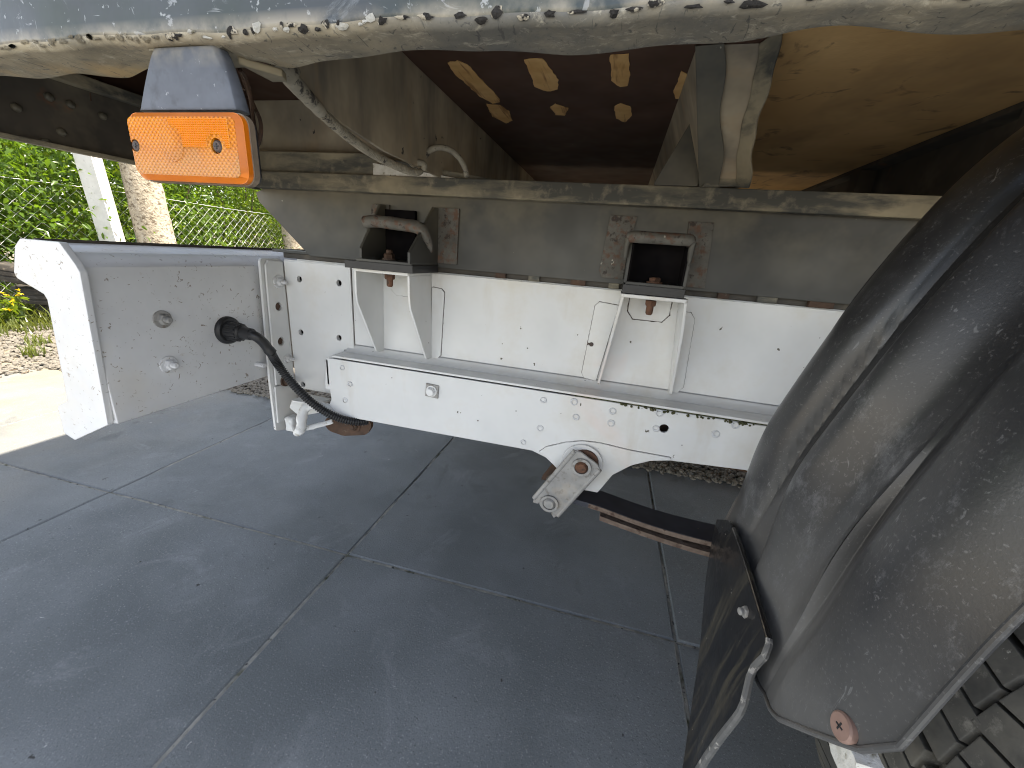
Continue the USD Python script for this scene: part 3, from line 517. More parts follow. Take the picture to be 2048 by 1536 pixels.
# ---- plug and corrugated cable
c0 = np.array([CF, .797, .709])
PL = part(T, 'cable_plug', tube([c0, c0 + (.006, 0, 0), c0 + (.010, 0, 0)], [.036, .035, .030], 28), 'black_plastic', label='round black cable plug with ribbed collar')
ax = np.array([1, .02, -.03])
part(PL, 'collar', tube([c0 + ax * .009, c0 + ax * .045, c0 + ax * .048], [.024, .021, .017], 24), 'black_plastic')
for a in np.linspace(0, 2 * np.pi, 14, endpoint=False):
    d = np.array([0, math.cos(a), math.sin(a)]); part(PL, 'rib', cyl(c0 + ax * .012 + d * .0235, c0 + ax * .042 + d * .0215, .0022, n=6), 'black_plastic')
part(PL, 'neck', tube([c0 + ax * .045, c0 + ax * .075, c0 + ax * .076], [.0165, .015, .013], 20), 'black_plastic')
e0 = c0 + ax * .068
part(PL, 'elbow', tube(spline([e0, e0 + (.018, 0, -.004), e0 + (.026, .012, -.02), e0 + (.032, .022, -.042), e0 + (.036, .027, -.052)], 20), [.0125] * 16 + [.0135] * 4, 16), 'black_plastic')
e1 = e0 + (.034, .025, -.048)
part(T, 'cable_conduit', corrugated([e1, onY(560, 735, .862), onY(610, 793, .868), onY(655, 826, .878), onY(700, 842, .90), onY(735, 842, .93)], .0118, .0066, .0030, 12), 'black_plastic', label='black corrugated cable conduit')
# ---- knob ended hook and rusty link under the end
hk = spline([onY(668, 826, .915), onY(640, 812, .90), onY(612, 815, .885), onY(604, 832, .875), onY(603, 848, .868), onY(588, 868, .862)], 40)
HK = part(T, 'tow_hook', lumpy(tube(hk, np.r_[np.full(34, .0135), .0135, .0135, .013, .0115, .009, .004], 16), .0035, 70, 2), 'white_lumpy', label='lumpy white painted hook')
part(HK, 'hook_stay', lumpy(tube(spline([onY(597, 858, .874), onY(628, 853, .89), onY(665, 842, .915)], 20), .0075, 12), .002, 90, 5), 'white_lumpy')
part(HK, 'hook_seat', plateY(rnd(poly(xz([(585, 800), (640, 808), (655, 822), (600, 832), (580, 815)], .92)), .004), .918, .02), 'white_paint')
hb_ = trimesh.creation.box((.030, .035, .045)).subdivide().subdivide().subdivide(); part(HK, 'hook_block', lumpy(trimesh.smoothing.filter_laplacian(hb_, iterations=4), .004, 60, 6).apply_translation((-.905, .925, .405)), 'white_lumpy')
part(HK, 'ledge_plate', plateZ(rnd(poly([(-.885, .90), (-.80, .905), (-.79, .96), (-.87, .965)]), .008), .487, .005), 'white_paint')
lk = rnd(poly(xz([(640, 852), (655, 832), (748, 830), (748, 850), (735, 868), (690, 870)], .98)), .026)
LK = part(T, 'rusty_link', plateY(lk, .972, .012), 'rust_dark', label='rounded rusty brown link plate under the rear end')
cc = onY(708, 852, .97); part(LK, 'bolt', bolt((cc[0], .972, cc[2]), (0, -1, 0), .014, .012, 1.5, .6, .4), 'rust_dark')

# ---- spring shackle and leaf spring
YS = .868
s0, s1 = onY(1163, 934, YS), onY(1099, 1006, YS)
d = (s1 - s0); d[1] = 0; Ls = np.linalg.norm(d); d /= Ls; nrm = np.array([d[2], 0, -d[0]])
w, e = .037, .030
from shapely.geometry import MultiPoint
sp = [(-e, -w * .62), (-e * .8, -w), (Ls + e * .5, -w), (Ls + e * .95, -w * .9), (Ls + e * .75, -w * .55)] + [(Ls + math.cos(a) * .027, math.sin(a) * .027) for a in np.linspace(-.9, .9, 9)] + [(Ls + e * .75, w * .55), (Ls + e * .95, w * .9), (Ls + e * .5, w), (-e * .8, w), (-e, w * .62)]
def shk(p, y, th): return place(ext(p, th), (s0[0], y, s0[2]), d, nrm)
SHK = part(T, 'spring_shackle', shk(poly(sp), YS + .0, .0055) if np.cross(d, nrm)[1] > 0 else shk(poly(sp), YS + .0055, .0055), 'galvanised', label='grey galvanised spring shackle with two pins')
for sgn in (-1, 1):
    a, b = s0 + nrm * sgn * w - d * e * .75, s0 + nrm * sgn * w + d * (Ls + e * .6); part(SHK, 'folded_edge', cyl(a + (0, .003, 0), b + (0, .003, 0), .006, n=10), 'galvanised')
for cpt, mt, nm in ((s0, 'rust', 'pin'), (s1, 'galvanised', 'pin')):
    q = place(trimesh.creation.annulus(.0165, .0235, .004), (cpt[0], YS - .004, cpt[2]), (1, 0, 0), (0, 0, -1)); part(SHK, 'pin_collar', q, 'galvanised')
    part(SHK, nm, lumpy(tube([cpt + (0, .10, 0), cpt + (0, -.004, 0), cpt + (0, -.009, 0)], [.0155, .0155, .011], 18), .0012, 150, 3), mt)
m2 = shk(poly(sp), .985, .0055); part(SHK, 'back_plate', m2, 'rust_dark')
YSa, YSb = .893, .968
def leafm(top, th, y0, y1):
    Pt = np.asarray(top); Pb = Pt - (0, th)
    return plateY(poly([tuple(p) for p in Pt] + [tuple(p) for p in Pb[::-1]]), y0, y1 - y0)
t1 = [tuple(q) for q in spline([(s1[0] + .0, 0, s1[2] + .028), (-.03, 0, .369), (.02, 0, .365), (.10, 0, .352), (.20, 0, .338), (.33, 0, .332), (.60, 0, .34), (1.2, 0, .38)], 40)[:, [0, 2]]]
LS = part(T, 'leaf_spring', [leafm(t1, .014, YSa, YSb), cyl((s1[0], YSa, s1[2]), (s1[0], YSb, s1[2]), .028)], 'leaf_steel', label='leaf spring with rusty edges')
part(LS, 'rusty_edge', leafm([(x, z - .001) for x, z in t1[3:]], .012, YSa - .0015, YSa - .0002), 'rust_dusty')
t2 = [tuple(q) for q in spline([(.045, 0, .335), (.12, 0, .3225), (.20, 0, .311), (.32, 0, .300), (.6, 0, .305), (1.1, 0, .33)], 40)[:, [0, 2]]]
part(LS, 'leaf', leafm(t2, .013, YSa, YSb), 'rust_dusty')

# ---- floor, crossbeams and skirt
ZF = 1.284
FD = part(T, 'floor_panel', bx(-1.05, .16, .37, 2.8, ZF, ZF + .02), 'ply_dark', label='dark film faced plywood floor panel')
FT = part(T, 'floor_panel', bx(.162, 4.6, .37, 2.8, ZF, ZF + .02), 'ply_tan', label='dusty tan plywood floor panel')
patches = [([(895, 125), (915, 120), (935, 128), (965, 160), (998, 195), (1000, 203), (985, 206), (960, 192), (925, 160), (908, 145)]), ([(972, 207), (1000, 210), (1018, 222), (1025, 240), (1012, 246), (985, 232)]), ([(1048, 118), (1085, 116), (1105, 140), (1117, 160), (1115, 178), (1095, 182), (1070, 172), (1060, 145)]),
           ([(1100, 214), (1110, 207), (1120, 210), (1136, 216), (1130, 230), (1112, 229)]), ([(1220, 108), (1258, 108), (1259, 150), (1256, 170), (1240, 173), (1222, 160)]), ([(1228, 212), (1240, 206), (1262, 212), (1264, 230), (1250, 244), (1232, 236)]), ([(1362, 142), (1380, 150), (1378, 196), (1352, 196), (1347, 185)])]
for pp in patches:
    pw = [tuple(onZ(u, v, ZF)[:2]) for u, v in pp]; pg = poly(pw).segmentize(.012)
    pts = [(x + .002 * (meshkit.noise(np.array([x * 160, y * 120, 1.])) - .5) * 2, y + .003 * (meshkit.noise(np.array([x * 160, y * 120, 9.])) - .5) * 2) for x, y in pg.exterior.coords[:-1]]
    part(FD, 'scraped_patch', plateZ(poly(pts), ZF - .0012, .001), 'bare_wood', smooth=False)
part(FD, 'lit_floor_strip', bx(-.500, -.462, .40, .96, ZF - .0015, ZF - .0003), 'bare_wood')  # lit stripe of the floor, painted in a lighter wood colour
# first crossbeam, its plate facing forwards; lower edge rises outwards
cb = poly([(.40, 1.165), (.47, 1.150), (.60, 1.120), (.72, 1.1095), (2.4, 1.1095), (2.4, ZF - .0005), (.40, ZF - .0005)])
CB = part(T, 'floor_crossbeam', [plateX(cb, -.447, .007)], 'beam_grey', label='wide stained crossbeam plate with a hose along its lower edge')
# second crossbeam with a slanted open end over the bracket
A0, B0, C0, D0 = (.065, ZF - .0005), (.165, ZF - .0005), (.209, 1.113), (.134, 1.111)
def hat(yt, yb):     # section at a slanted cut
    return [np.array([A0[0], yt, A0[1]]), np.array([B0[0], yt, B0[1]]), np.array([C0[0], yb, C0[1]]), np.array([D0[0], yb, D0[1]])]
V = hat(.80, .962) + hat(2.4, 2.4)
hb = trimesh.Trimesh(V, [[0, 3, 7], [0, 7, 4], [1, 5, 6], [1, 6, 2], [3, 2, 6], [3, 6, 7], [0, 1, 2], [0, 2, 3]], process=False); hb.fix_normals()
CB2 = part(T, 'floor_crossbeam', hb, 'beam_grey', label='slanting end of a folded crossbeam above the box bracket')
G = []
for t in np.linspace(0, 1, 24):
    p = np.array(V[1]) * (1 - t) + np.array(V[2]) * t
    wv = .0035 * math.sin(t * 7 + .5) + .0012 * math.sin(t * 23)
    G.append([p + (-.012 + wv, -.001, 0), p + (.006 + wv * 1.2, -.032 - wv, .004 - .01 * t)])
part(CB2, 'torn_flange', grid(np.array(G), .003), 'lip_dusty')
G = []
for t in np.linspace(0, 1, 24):
    p = np.array(V[0]) * (1 - t) + np.array(V[3]) * t; q = p + (.038 + .004 * math.sin(t * 11), -.006, 0)
    G.append([p + (-.003, -.002, 0), q])
part(CB2, 'end_fold', grid(np.array(G), .003), 'rail_grey')
part(CB2, 'stiffener', plateY(rnd(poly(xz([(1305, 371), (1395, 373), (1412, 250), (1412, 232), (1396, 228), (1385, 238)], .960)), .004), .956, .006), 'rail_grey')
part(CB2, 'end_cap', plateY(poly(xz([(1402, 375), (1479, 373), (1486, 366), (1455, 337), (1434, 335)], .955)), .950, .005), 'lip_dusty')
cb3 = [plateX(poly([(.38, 1.17), (.72, 1.110), (2.4, 1.110), (2.4, ZF - .0005), (.38, ZF - .0005)]), .70, .007), bx(.66, .70, .38, 2.4, ZF - .012, ZF - .0006)]
CB3 = part(T, 'floor_crossbeam', cb3, 'beam_dark', label='dark crossbeam above the mudguard')
part(CB3, 'cleat', [bx(.655, .70, 1.55, 1.60, 1.20, ZF - .013)], 'beam_dark'); part(CB3, 'cleat', [bx(.655, .70, 1.0, 1.03, 1.20, ZF - .013)], 'beam_dark')
# rear beam along the tail of the floor
RB = part(T, 'floor_crossbeam', [plateX(poly([(.38, 1.072), (2.6, 1.072), (2.6, 1.20), (.38, 1.20)]), -1.008, .008)], 'beam_dark', label='brown black rear beam with rivets')
part(RB, 'bottom_lip', bx(-1.0, -.985, .38, .98, 1.066, 1.0735), 'lip_dusty')
part(RB, 'pale_strip', [bx(-1.0, -.978, .38, .99, 1.178, 1.196)], 'lip_dusty'); part(RB, 'upper_plate', bx(-1.012, -1.006, .38, 2.6, 1.20, ZF), 'ply_dark')
for (u, v) in ((97, 194), (140, 209), (122, 264), (32, 215), (205, 232), (92, 285)):
    c = onX(u, v, -1.0); part(RB, 'rivet', tube([c - (.001, 0, 0), c + (.004, 0, 0), c + (.006, 0, 0)], [.007, .006, .003], 12), 'rail_grey')
part(RB, 'nail', cyl(onX(180, 186, -.977), onX(182, 202, -.977), .0012, n=6), 'rust_dark')

# side skirt: upright outer face, rolled edge, inward flange with an uneven torn inner edge
edge_px = [(-400, 175), (-250, 170), (0, 150), (50, 156), (75, 158), (110, 148), (150, 143), (200, 150), (255, 153), (285, 143), (330, 128), (420, 118), (480, 115), (525, 112), (545, 122), (562, 131), (600, 130), (640, 122), (700, 114), (800, 105), (900, 98), (1000, 97), (1080, 103), (1130, 105), (1200, 99), (1300, 92), (1400, 88), (1480, 82), (1540, 73), (1600, 60), (1680, 52), (1760, 53), (1850, 58), (1950, 63), (2048, 55), (2300, 40), (2700, 30)]
ew = np.array([onZ(u, v, 1.117) for u, v in edge_px]); xs = np.linspace(ew[0, 0], ew[-1, 0], 260)
ye = np.interp(xs, ew[:, 0], ew[:, 1]); ye = np.convolve(np.pad(ye, 2, mode='edge'), [.1, .2, .4, .2, .1], 'valid')
G = []
for x, y in zip(xs, ye):
    col = [(x, .357, 1.42), (x, .3565, 1.30), (x, .356, 1.20), (x, .356, 1.145)]
    dent = .0012 * math.sin(x * 21) + .0009 * math.sin(x * 57 + 1)
    for a in np.linspace(0, math.pi / 2, 6): col.append((x, .356 + .009 * (1 - math.cos(a)), 1.1265 - .009 * math.sin(a) + dent))
    for t in (.33, .66, 1.0): col.append((x, .365 + (y - .365) * t, 1.1175 + dent - .0015 * t))
    G.append(col)
G = np.array(G)
SK = part(T, 'side_skirt', grid(G[:, :6], .002), 'skirt_paint', smooth=True, label='blue grey scratched side skirt of the body')
part(SK, 'skirt_flange', grid(G[:, 5:], .002), 'skirt_flange', smooth=True, label='dusty tan underside flange with an uneven edge')
# flaked paint along the bend
def flake(x, rx, rz, seed):
    a = np.linspace(0, 2 * np.pi, 11, endpoint=False); r = 1 + .45 * (meshkit.noise(np.c_[np.cos(a) * 2 + seed, np.sin(a) * 2, a * 0], seed) - .5) * 2
    q = .75 + .5 * meshkit.noise(np.array([[x * 30., 0, 0]]), 4)[0]
    pts = [(x + rx * r[i] * math.cos(a[i]), rz * r[i] * math.sin(a[i])) for i in range(11)]
    return pts
xx_ = -0.80; sd = 0
while xx_ < 0.24:
    dense = xx_ < -.22
    rx = RNG.uniform(.0015, .006) if dense else RNG.uniform(.003, .008); sd += 1
    pts = flake(xx_, rx, RNG.uniform(.0010, .0030), sd)
    a0 = RNG.uniform(.20, .72); V = []
    for (px, s) in pts:     # wrapped on the rolled edge
        a = a0 + s / .009; V.append((px, .356 + .009 - .0099 * math.cos(a) , 1.1265 - .0099 * math.sin(a) + .0012 * math.sin(px * 21) + .0009 * math.sin(px * 57 + 1)))
    V.append(tuple(np.mean(V, axis=0) + np.array([0, -.0006, -.0006]))); n = 11
    part(SK, 'paint_flake', trimesh.Trimesh(V, [[n, i, (i + 1) % n] for i in range(n)] + [[n, (i + 1) % n, i] for i in range(n)], process=False), ('skirt_flange' if RNG.uniform() < .85 else 'lip_dusty') if xx_ < -.46 else ('foam_white' if (xx_ < -.22 and RNG.uniform() < .4) else 'chip_dark'), smooth=False)
    xx_ += rx * (RNG.uniform(1.6, 3.6) if dense else RNG.uniform(2.2, 5.2))
# closed cargo body above the floor
part(T, 'cargo_box', [bx(-1.05, 4.6, .372, .40, 1.31, 2.95), bx(-1.05, 4.6, 2.77, 2.80, 1.306, 2.95), bx(-1.05, -1.02, .40, 2.77, 1.306, 2.95), bx(4.57, 4.6, .40, 2.77, 1.306, 2.95), bx(-1.05, 4.6, .372, 2.80, 2.951, 2.98)], 'white_paint', label='closed white cargo body above the floor')

# ---- amber side marker lamp on a tapered rubber bracket
YB = .362
bw = np.array(xz([(295, 98), (430, 94), (478, 219), (272, 217)], YB))
def ring(w0, w1, z, y0, y1, r=.012):
    p = rnd(sbox(w0, y0, w1, y1), r); c = np.array(p.exterior.coords[:-1]); t = np.linspace(0, 1, 40, endpoint=False); ls = LineString(list(c) + [c[0]])
    return np.array([[*ls.interpolate(s, normalized=True).coords[0], z] for s in t])
zt_, zb_ = 1.1165, bw[2][1]
rings = []
for t in np.linspace(0, 1, 9):
    s = t ** .8; w0 = bw[0][0] * (1 - s) + bw[3][0] * s; w1 = bw[1][0] * (1 - s ** .9) + bw[2][0] * s ** .9
    rings.append(ring(w0, w1, zt_ * (1 - t) + zb_ * t, YB + .003 * (1 - t), YB + .0165, .006))
k = len(rings); Vb = np.vstack(rings); Fb = []
for i in range(k - 1):
    for j in range(40):
        a, b = i * 40 + j, i * 40 + (j + 1) % 40; Fb += [[a, a + 40, b + 40], [a, b + 40, b]]
c1 = len(Vb); Vb = np.vstack([Vb, rings[-1].mean(0), rings[0].mean(0)])
for j in range(40): Fb += [[c1, (k - 1) * 40 + (j + 1) % 40, (k - 1) * 40 + j], [c1 + 1, j, (j + 1) % 40]]
bm = trimesh.Trimesh(Vb, Fb, process=False); bm.fix_normals()
LB = part(T, 'lamp_bracket', bm, 'lamp_rubber', label='tapered blue grey rubber lamp bracket')
part(LB, 'mount_plate', bx(bw[0][0] - .004, bw[1][0] + .004, YB + .004, YB + .045, 1.1152, 1.1168), 'lip_dusty')
part(LB, 'mount_plate', plateZ(poly([(bw[1][0] + .004, YB + .02), (bw[1][0] + .028, YB + .05), (bw[1][0] + .022, YB + .062), (bw[1][0] + .004, YB + .062)]), 1.108, .007), 'lip_dusty')
YLp = .350
lx0, lz1 = onY(243, 222, YLp)[[0, 2]]; lx1 = onY(484, 300, YLp)[0]; lz0 = onY(375, 362, YLp)[2]
body = rnd(sbox(lx0, lz0, lx1, lz1), .011)
LAMP = part(T, 'marker_lamp', plateY(body.buffer(.0012), YLp + .0105, .0065), 'lamp_base', label='rectangular amber side marker lamp')
part(LAMP, 'seal', plateY(body.buffer(-.003), YLp + .0172, .006), 'black_plastic')
lens = [plateY(body, YLp + .005, .0053)]
fr = np.array(body.exterior.coords[:-1]); inner = np.array(body.buffer(-.005).exterior.coords[:-1])
def loft(pa, ya, pb, yb, n=64):
    la, lb = LineString(list(pa) + [pa[0]]), LineString(list(pb) + [pb[0]]); t = np.linspace(0, 1, n, endpoint=False)
    A = np.array([la.interpolate(s, normalized=True).coords[0] for s in t]); Bq = np.array([lb.interpolate(s, normalized=True).coords[0] for s in t])
    V = np.vstack([np.c_[A[:, 0], np.full(n, ya), A[:, 1]], np.c_[Bq[:, 0], np.full(n, yb), Bq[:, 1]]]); F = []
    for j in range(n): q = (j + 1) % n; F += [[j, q, q + n], [j, q + n, j + n]]
    m = trimesh.Trimesh(V, F, process=False); return m
lens.append(loft(fr, YLp + .0051, inner, YLp)); part(LAMP, 'lens_rim', lens, 'amber_plain')
face = body.buffer(-.005)
sc = [onY(271, 291, YLp), onY(433, 292, YLp)]; cb_ = onY(344, 285, YLp)
face = face.difference(Point(sc[0][0], sc[0][2]).buffer(.0058, 8)).difference(Point(sc[1][0], sc[1][2]).buffer(.007, 8))
part(LAMP, 'lens', plateY(face, YLp - .0002, .004), 'amber_lens', label='amber lens with fine prism pattern')
rp = rnd(sbox(cb_[0], cb_[2] + .001, lx1 - .012, lz1 - .004), .003).difference(Point(sc[1][0], sc[1][2]).buffer(.011, 8))
nx_, nz_ = 26, 13
pr = []
xs_ = np.linspace(cb_[0], lx1 - .013, nx_ + 1); zs_ = np.linspace(cb_[2] - .004, lz1 - .006, nz_ + 1)
for i in range(nx_):
    for j in range(nz_):
        xm, zm = (xs_[i] + xs_[i + 1]) / 2, (zs_[j] + zs_[j + 1]) / 2
        if (xm - sc[1][0]) ** 2 + (zm - sc[1][2]) ** 2 < .011 ** 2 or (xm - cb_[0]) ** 2 + (zm - cb_[2]) ** 2 < .015 ** 2: continue
        y0 = YLp - .0004; q = [(xs_[i], y0, zs_[j]), (xs_[i + 1], y0, zs_[j]), (xs_[i + 1], y0, zs_[j + 1]), (xs_[i], y0, zs_[j + 1]), (xm, y0 - .0018, zm)]
        pr.append(trimesh.Trimesh(q, [[0, 1, 4], [1, 2, 4], [2, 3, 4], [3, 0, 4]], process=False))
part(LAMP, 'reflector_prisms', pr, 'amber_bull', smooth=False)
bl = tube([cb_ + (0, .001, 0), cb_ - (0, .0007, 0), cb_ - (0, .0008, 0), cb_ - (0, .0012, 0), cb_ - (0, .0013, 0), cb_ - (0, .0017, 0), cb_ - (0, .0018, 0)], [.0155, .0148, .0115, .0108, .0070, .0062, .0005], 32)
bl.vertices[:, 2] = cb_[2] + (bl.vertices[:, 2] - cb_[2]) * 1.15
part(LAMP, 'bulb_lens', bl, 'amber_lens')
for s in sc:
    p = part(LAMP, 'screw', [tube([s + (0, .004, 0), s + (0, .001, 0), s + (0, -.0002, 0)], [.0056, .0056, .0042], 16)], 'screw_dark')
    part(p, 'slot', [bx(s[0] - .0026, s[0] + .0026, s[1] - .0006, s[1] - .0001, s[2] - .0006, s[2] + .0006), bx(s[0] - .0006, s[0] + .0006, s[1] - .00065, s[1] - .00015, s[2] - .0026, s[2] + .0026)], 'black_plastic')
# two thin wires behind the lamp
for wp, r in (([(478, 135, .42), (490, 165, .45), (505, 205, .45), (521, 245, .43), (517, 285, .41), (500, 305, .395)], .0022), ([(480, 140, .42), (500, 190, .44), (505, 225, .44), (511, 262, .42), (512, 290, .405), (498, 308, .395)], .0022), ([(448, 158, .45), (475, 172, .46), (492, 180, .46)], .0012)):
    part(T, 'lamp_wire', tube(spline([onY(*q) for q in wp], 40), r, 8), 'rust_dark', label='thin dark lamp wire')
# ---- dusty corrugated hose and its tie
hz = [(552, 118, .475), (566, 140, .487), (590, 165, .505), (612, 193, .53), (648, 231, .57), (700, 276, .64), (755, 313, .73), (805, 337, .80), (832, 345, .84)]
H1 = part(T, 'wire_hose', corrugated([onY(*q) for q in hz], .0078, .0046, .0016, 12), 'hose_dusty', label='dusty corrugated wire hose sagging from the skirt to the rail')
part(H1, 'hose_tail', tube(spline([onY(*q) for q in ((828, 346, .84), (842, 341, .86), (846, 322, .88), (856, 304, .89), (876, 295, .90), (900, 300, .915), (920, 318, .93), (933, 352, .952))], 50), .0062, 12), 'hose_dusty')
part(H1, 'tie', lumpy(tube(spline([onY(*q) for q in ((822, 332, .84), (834, 326, .845), (848, 329, .85), (846, 340, .85))], 16), .006, 10), .002, 120, 1), 'hose_dusty')
part(H1, 'tie', lumpy(tube(spline([onY(552, 120, .47), onY(570, 139, .48), onY(588, 156, .49)], 12), .012, 12), .003, 110, 2), 'hose_dusty')
part(H1, 'hose_sleeve', lumpy(tube(spline([onY(558, 128, .478), onY(576, 150, .492), onY(602, 180, .515), onY(640, 222, .56)], 24), np.linspace(.0115, .009, 24), 12), .0018, 90, 3), 'hose_dusty')

# ---- black plastic mudguard
pf = spline([(.262, .37), (.263, .42), (.268, .48), (.283, .56), (.296, .64), (.309, .72), (.329, .813), (.356, .915), (.385, .992), (.425, 1.073), (.49, 1.15), (.58, 1.208), (.70, 1.238), (.84, 1.243), (1.02, 1.215), (1.17, 1.13), (1.28, .99), (1.33, .8)], 400)
sarc = np.r_[0, np.cumsum(np.linalg.norm(np.diff(pf, axis=0), axis=1))]
tg = np.gradient(pf, axis=0); tg /= np.linalg.norm(tg, axis=1, keepdims=True); nr = np.c_[-tg[:, 1], tg[:, 0]]
def at_s(s): return np.array([np.interp(s, sarc, pf[:, 0]), np.interp(s, sarc, pf[:, 1])]), np.array([np.interp(s, sarc, nr[:, 0]), np.interp(s, sarc, nr[:, 1])])
def s_of_z(z): return np.interp(z, pf[:200, 1], sarc[:200])
YN, YF = .297, .745
def sm(a, b, t): t = np.clip((t - a) / (b - a), 0, 1); return t * t * (3 - 2 * t)
RY = [.28, .297, .37, .40, .45, .465, .528, .538, .549, .60, .75]
RH = [.004, .010, .034, .030, .002, .003, .036, .032, 0, 0, 0]
from scipy.interpolate import PchipInterpolator
RP = PchipInterpolator(RY, RH)
def relief(y, s):
    fade = sm(.06, .36, s); shift = .035 * (1 - sm(.2, .6, s)); yy_ = y - shift if y > .45 else y
    r = float(RP(yy_))
    r = r * (fade if y > .44 else sm(0, .15, s) * .6 + .4 * fade)
    q = (yy_ - .655) / .046
    if abs(q) < 1: r += .034 * math.sqrt(1 - q * q) * fade
    return r
ys = np.unique(np.r_[np.linspace(YN, .44, 30), np.linspace(.44, YF, 110)])
G = []
for y in ys:
    zb = np.interp(y, [.297, .31, .335, .364, .39, .419, .46, .507, .745], [.590, .556, .525, .493, .465, .444, .428, .420, .420])
    sb = s_of_z(zb); tt = np.linspace(0, 1, 150) ** 1.15; col = []
    for t in tt:
        s = sb + (sarc[-1] - sb) * t; p, n = at_s(s); o = relief(y, s)
        col.append((p[0] + n[0] * o, y, p[1] + n[1] * o))
    G.append(col)
G = np.array(G)
MG = part(T, 'mudguard', grid(G, .004), 'guard_plastic', smooth=40, label='large black plastic mudguard with moulded ridges')
part(MG, 'rolled_edge', tube(np.vstack([G[::-1, 0][::3], G[0, 1:]]), .0032, 10), 'guard_plastic')
cp = onX(1680, 1458, .262)
s_ = s_of_z(cp[2]); p_, n_ = at_s(s_); n3 = np.array([n_[0], -.12, n_[1]]); n3 /= np.linalg.norm(n3)
cpos = np.array([p_[0] + n_[0] * relief(cp[1], s_), cp[1], p_[1] + n_[1] * relief(cp[1], s_)])
CAP = part(MG, 'screw_cap', tube([cpos - n3 * .002, cpos + n3 * .0035, cpos + n3 * .0050, cpos + n3 * .0053], [.0125, .0125, .0108, .001], 24), 'cap_brown', label='flat brown screw head with a cross slot')
e1_ = np.cross(n3, [0, 0, 1.0]); e1_ /= np.linalg.norm(e1_); e2_ = np.cross(n3, e1_)
for ea, eb in ((e1_, e2_), (e2_, e1_)):
    sl = place(trimesh.creation.box((.0078, .0016, .0006)), cpos + n3 * .0053, ea + eb * .15, eb); part(CAP, 'slot', sl, 'black_plastic')
fm = trimesh.creation.box((.022, .048, .028)); fm = fm.subdivide().subdivide().subdivide(); fm = lumpy(fm, .004, 60, 4); fm.apply_translation(cpos + np.array([.0125, .002, -.0235])); part(MG, 'foam_block', fm, 'foam_white', label='torn piece of whitish foam below the screw')
# ---- mud flap
fl_l = spline([onX(1438, 1040, .258), onX(1425, 1100, .255), onX(1415, 1170, .250), onX(1405, 1290, .238), onX(1390, 1400, .228), onX(1370, 1536, .216), onX(1340, 1680, .205)], 50)
fl_r = np.vstack([spline([onX(1462, 1042, .256), onX(1490, 1120, .255), onX(1518, 1210, .255), onX(1538, 1278, .254)], 20), spline([onX(1538, 1290, .253), onX(1530, 1312, .250), onX(1508, 1335, .246), onX(1497, 1365, .240), onX(1490, 1400, .236), onX(1465, 1445, .230), onX(1432, 1488, .222), onX(1395, 1545, .214), onX(1330, 1640, .205)], 30)])
G = np.array([[a * (1 - t) + b * t + np.array([-.006 * math.sin(t * 3.1) * math.sin(i * .12), 0, 0]) for t in np.linspace(0, 1, 16)] for i, (a, b) in enumerate(zip(fl_l, fl_r))])
FP = part(T, 'mud_flap', grid(G, .004), 'flap_rubber', smooth=50, label='glossy black mud flap curling rearwards below the mudguard')
part(FP, 'flap_edge', tube(fl_r[19:], np.linspace(.0045, .006, len(fl_r) - 19), 8), 'flap_edge')
part(FP, 'flap_bead', tube(fl_r[2:20], .004, 8), 'flap_rubber')
c = onX(1502, 1226, .254); part(FP, 'bolt', lumpy(trimesh.util.concatenate(bolt(c, (-1, -.25, .1), .0085, .012, 1.45, .6, .5)), .0008, 150), 'galvanised', label='pale bolt through the flap')
c = onX(1446, 1060, .257); part(FP, 'bolt', hexhead(c + (.003, 0, 0), (-1, -.2, 0), .008, .006), 'rust')

# ---- wheel
WXC, WR, WZ = .815, .455, .455
WH = part(T, 'wheel', cyl((WXC, .20, WZ), (WXC, .52, WZ), .28, n=40), 'rust_dark', label='rear wheel under the mudguard')
tp = [(.185, .30), (.170, .36), (.180, .405), (.200, .430), (.225, .438), (.495, .438), (.52, .43), (.54, .405), (.55, .36), (.535, .30)]
nseg = 96; V, F = [], []
for i in range(nseg):
    a = 2 * math.pi * i / nseg
    for (y, r) in tp: V.append((WXC - r * math.cos(a), y, WZ + r * math.sin(a)))
m_ = len(tp)
for i in range(nseg):
    for j in range(m_ - 1):
        a, b = i * m_ + j, ((i + 1) % nseg) * m_ + j; F += [[a, a + 1, b + 1], [a, b + 1, b]]
tm = trimesh.Trimesh(V, F, process=False); trimesh.repair.fix_normals(tm)
TY = part(WH, 'tyre', tm, 'tyre_rubber')
NB = 44
def tread(a0, a1, y0, y1, sk, r0=.438, r1=.4565):
    V = []
    for r in (r0, r1):
        ins = 0 if r == r0 else .0008
        for (a, y) in ((a0, y0), (a1, y0), (a1, y1), (a0, y1)):
            yy = y + (ins if y == y0 else -ins); aa = a + (ins / r if a == a0 else -ins / r) + sk * (y - y0)
            V.append((WXC - r * math.cos(aa), yy, WZ + r * math.sin(aa)))
    m = trimesh.Trimesh(V, [[0, 1, 5], [0, 5, 4], [1, 2, 6], [1, 6, 5], [2, 3, 7], [2, 7, 6], [3, 0, 4], [3, 4, 7], [4, 5, 6], [4, 6, 7]], process=False); trimesh.repair.fix_normals(m); return m
bl_ = []
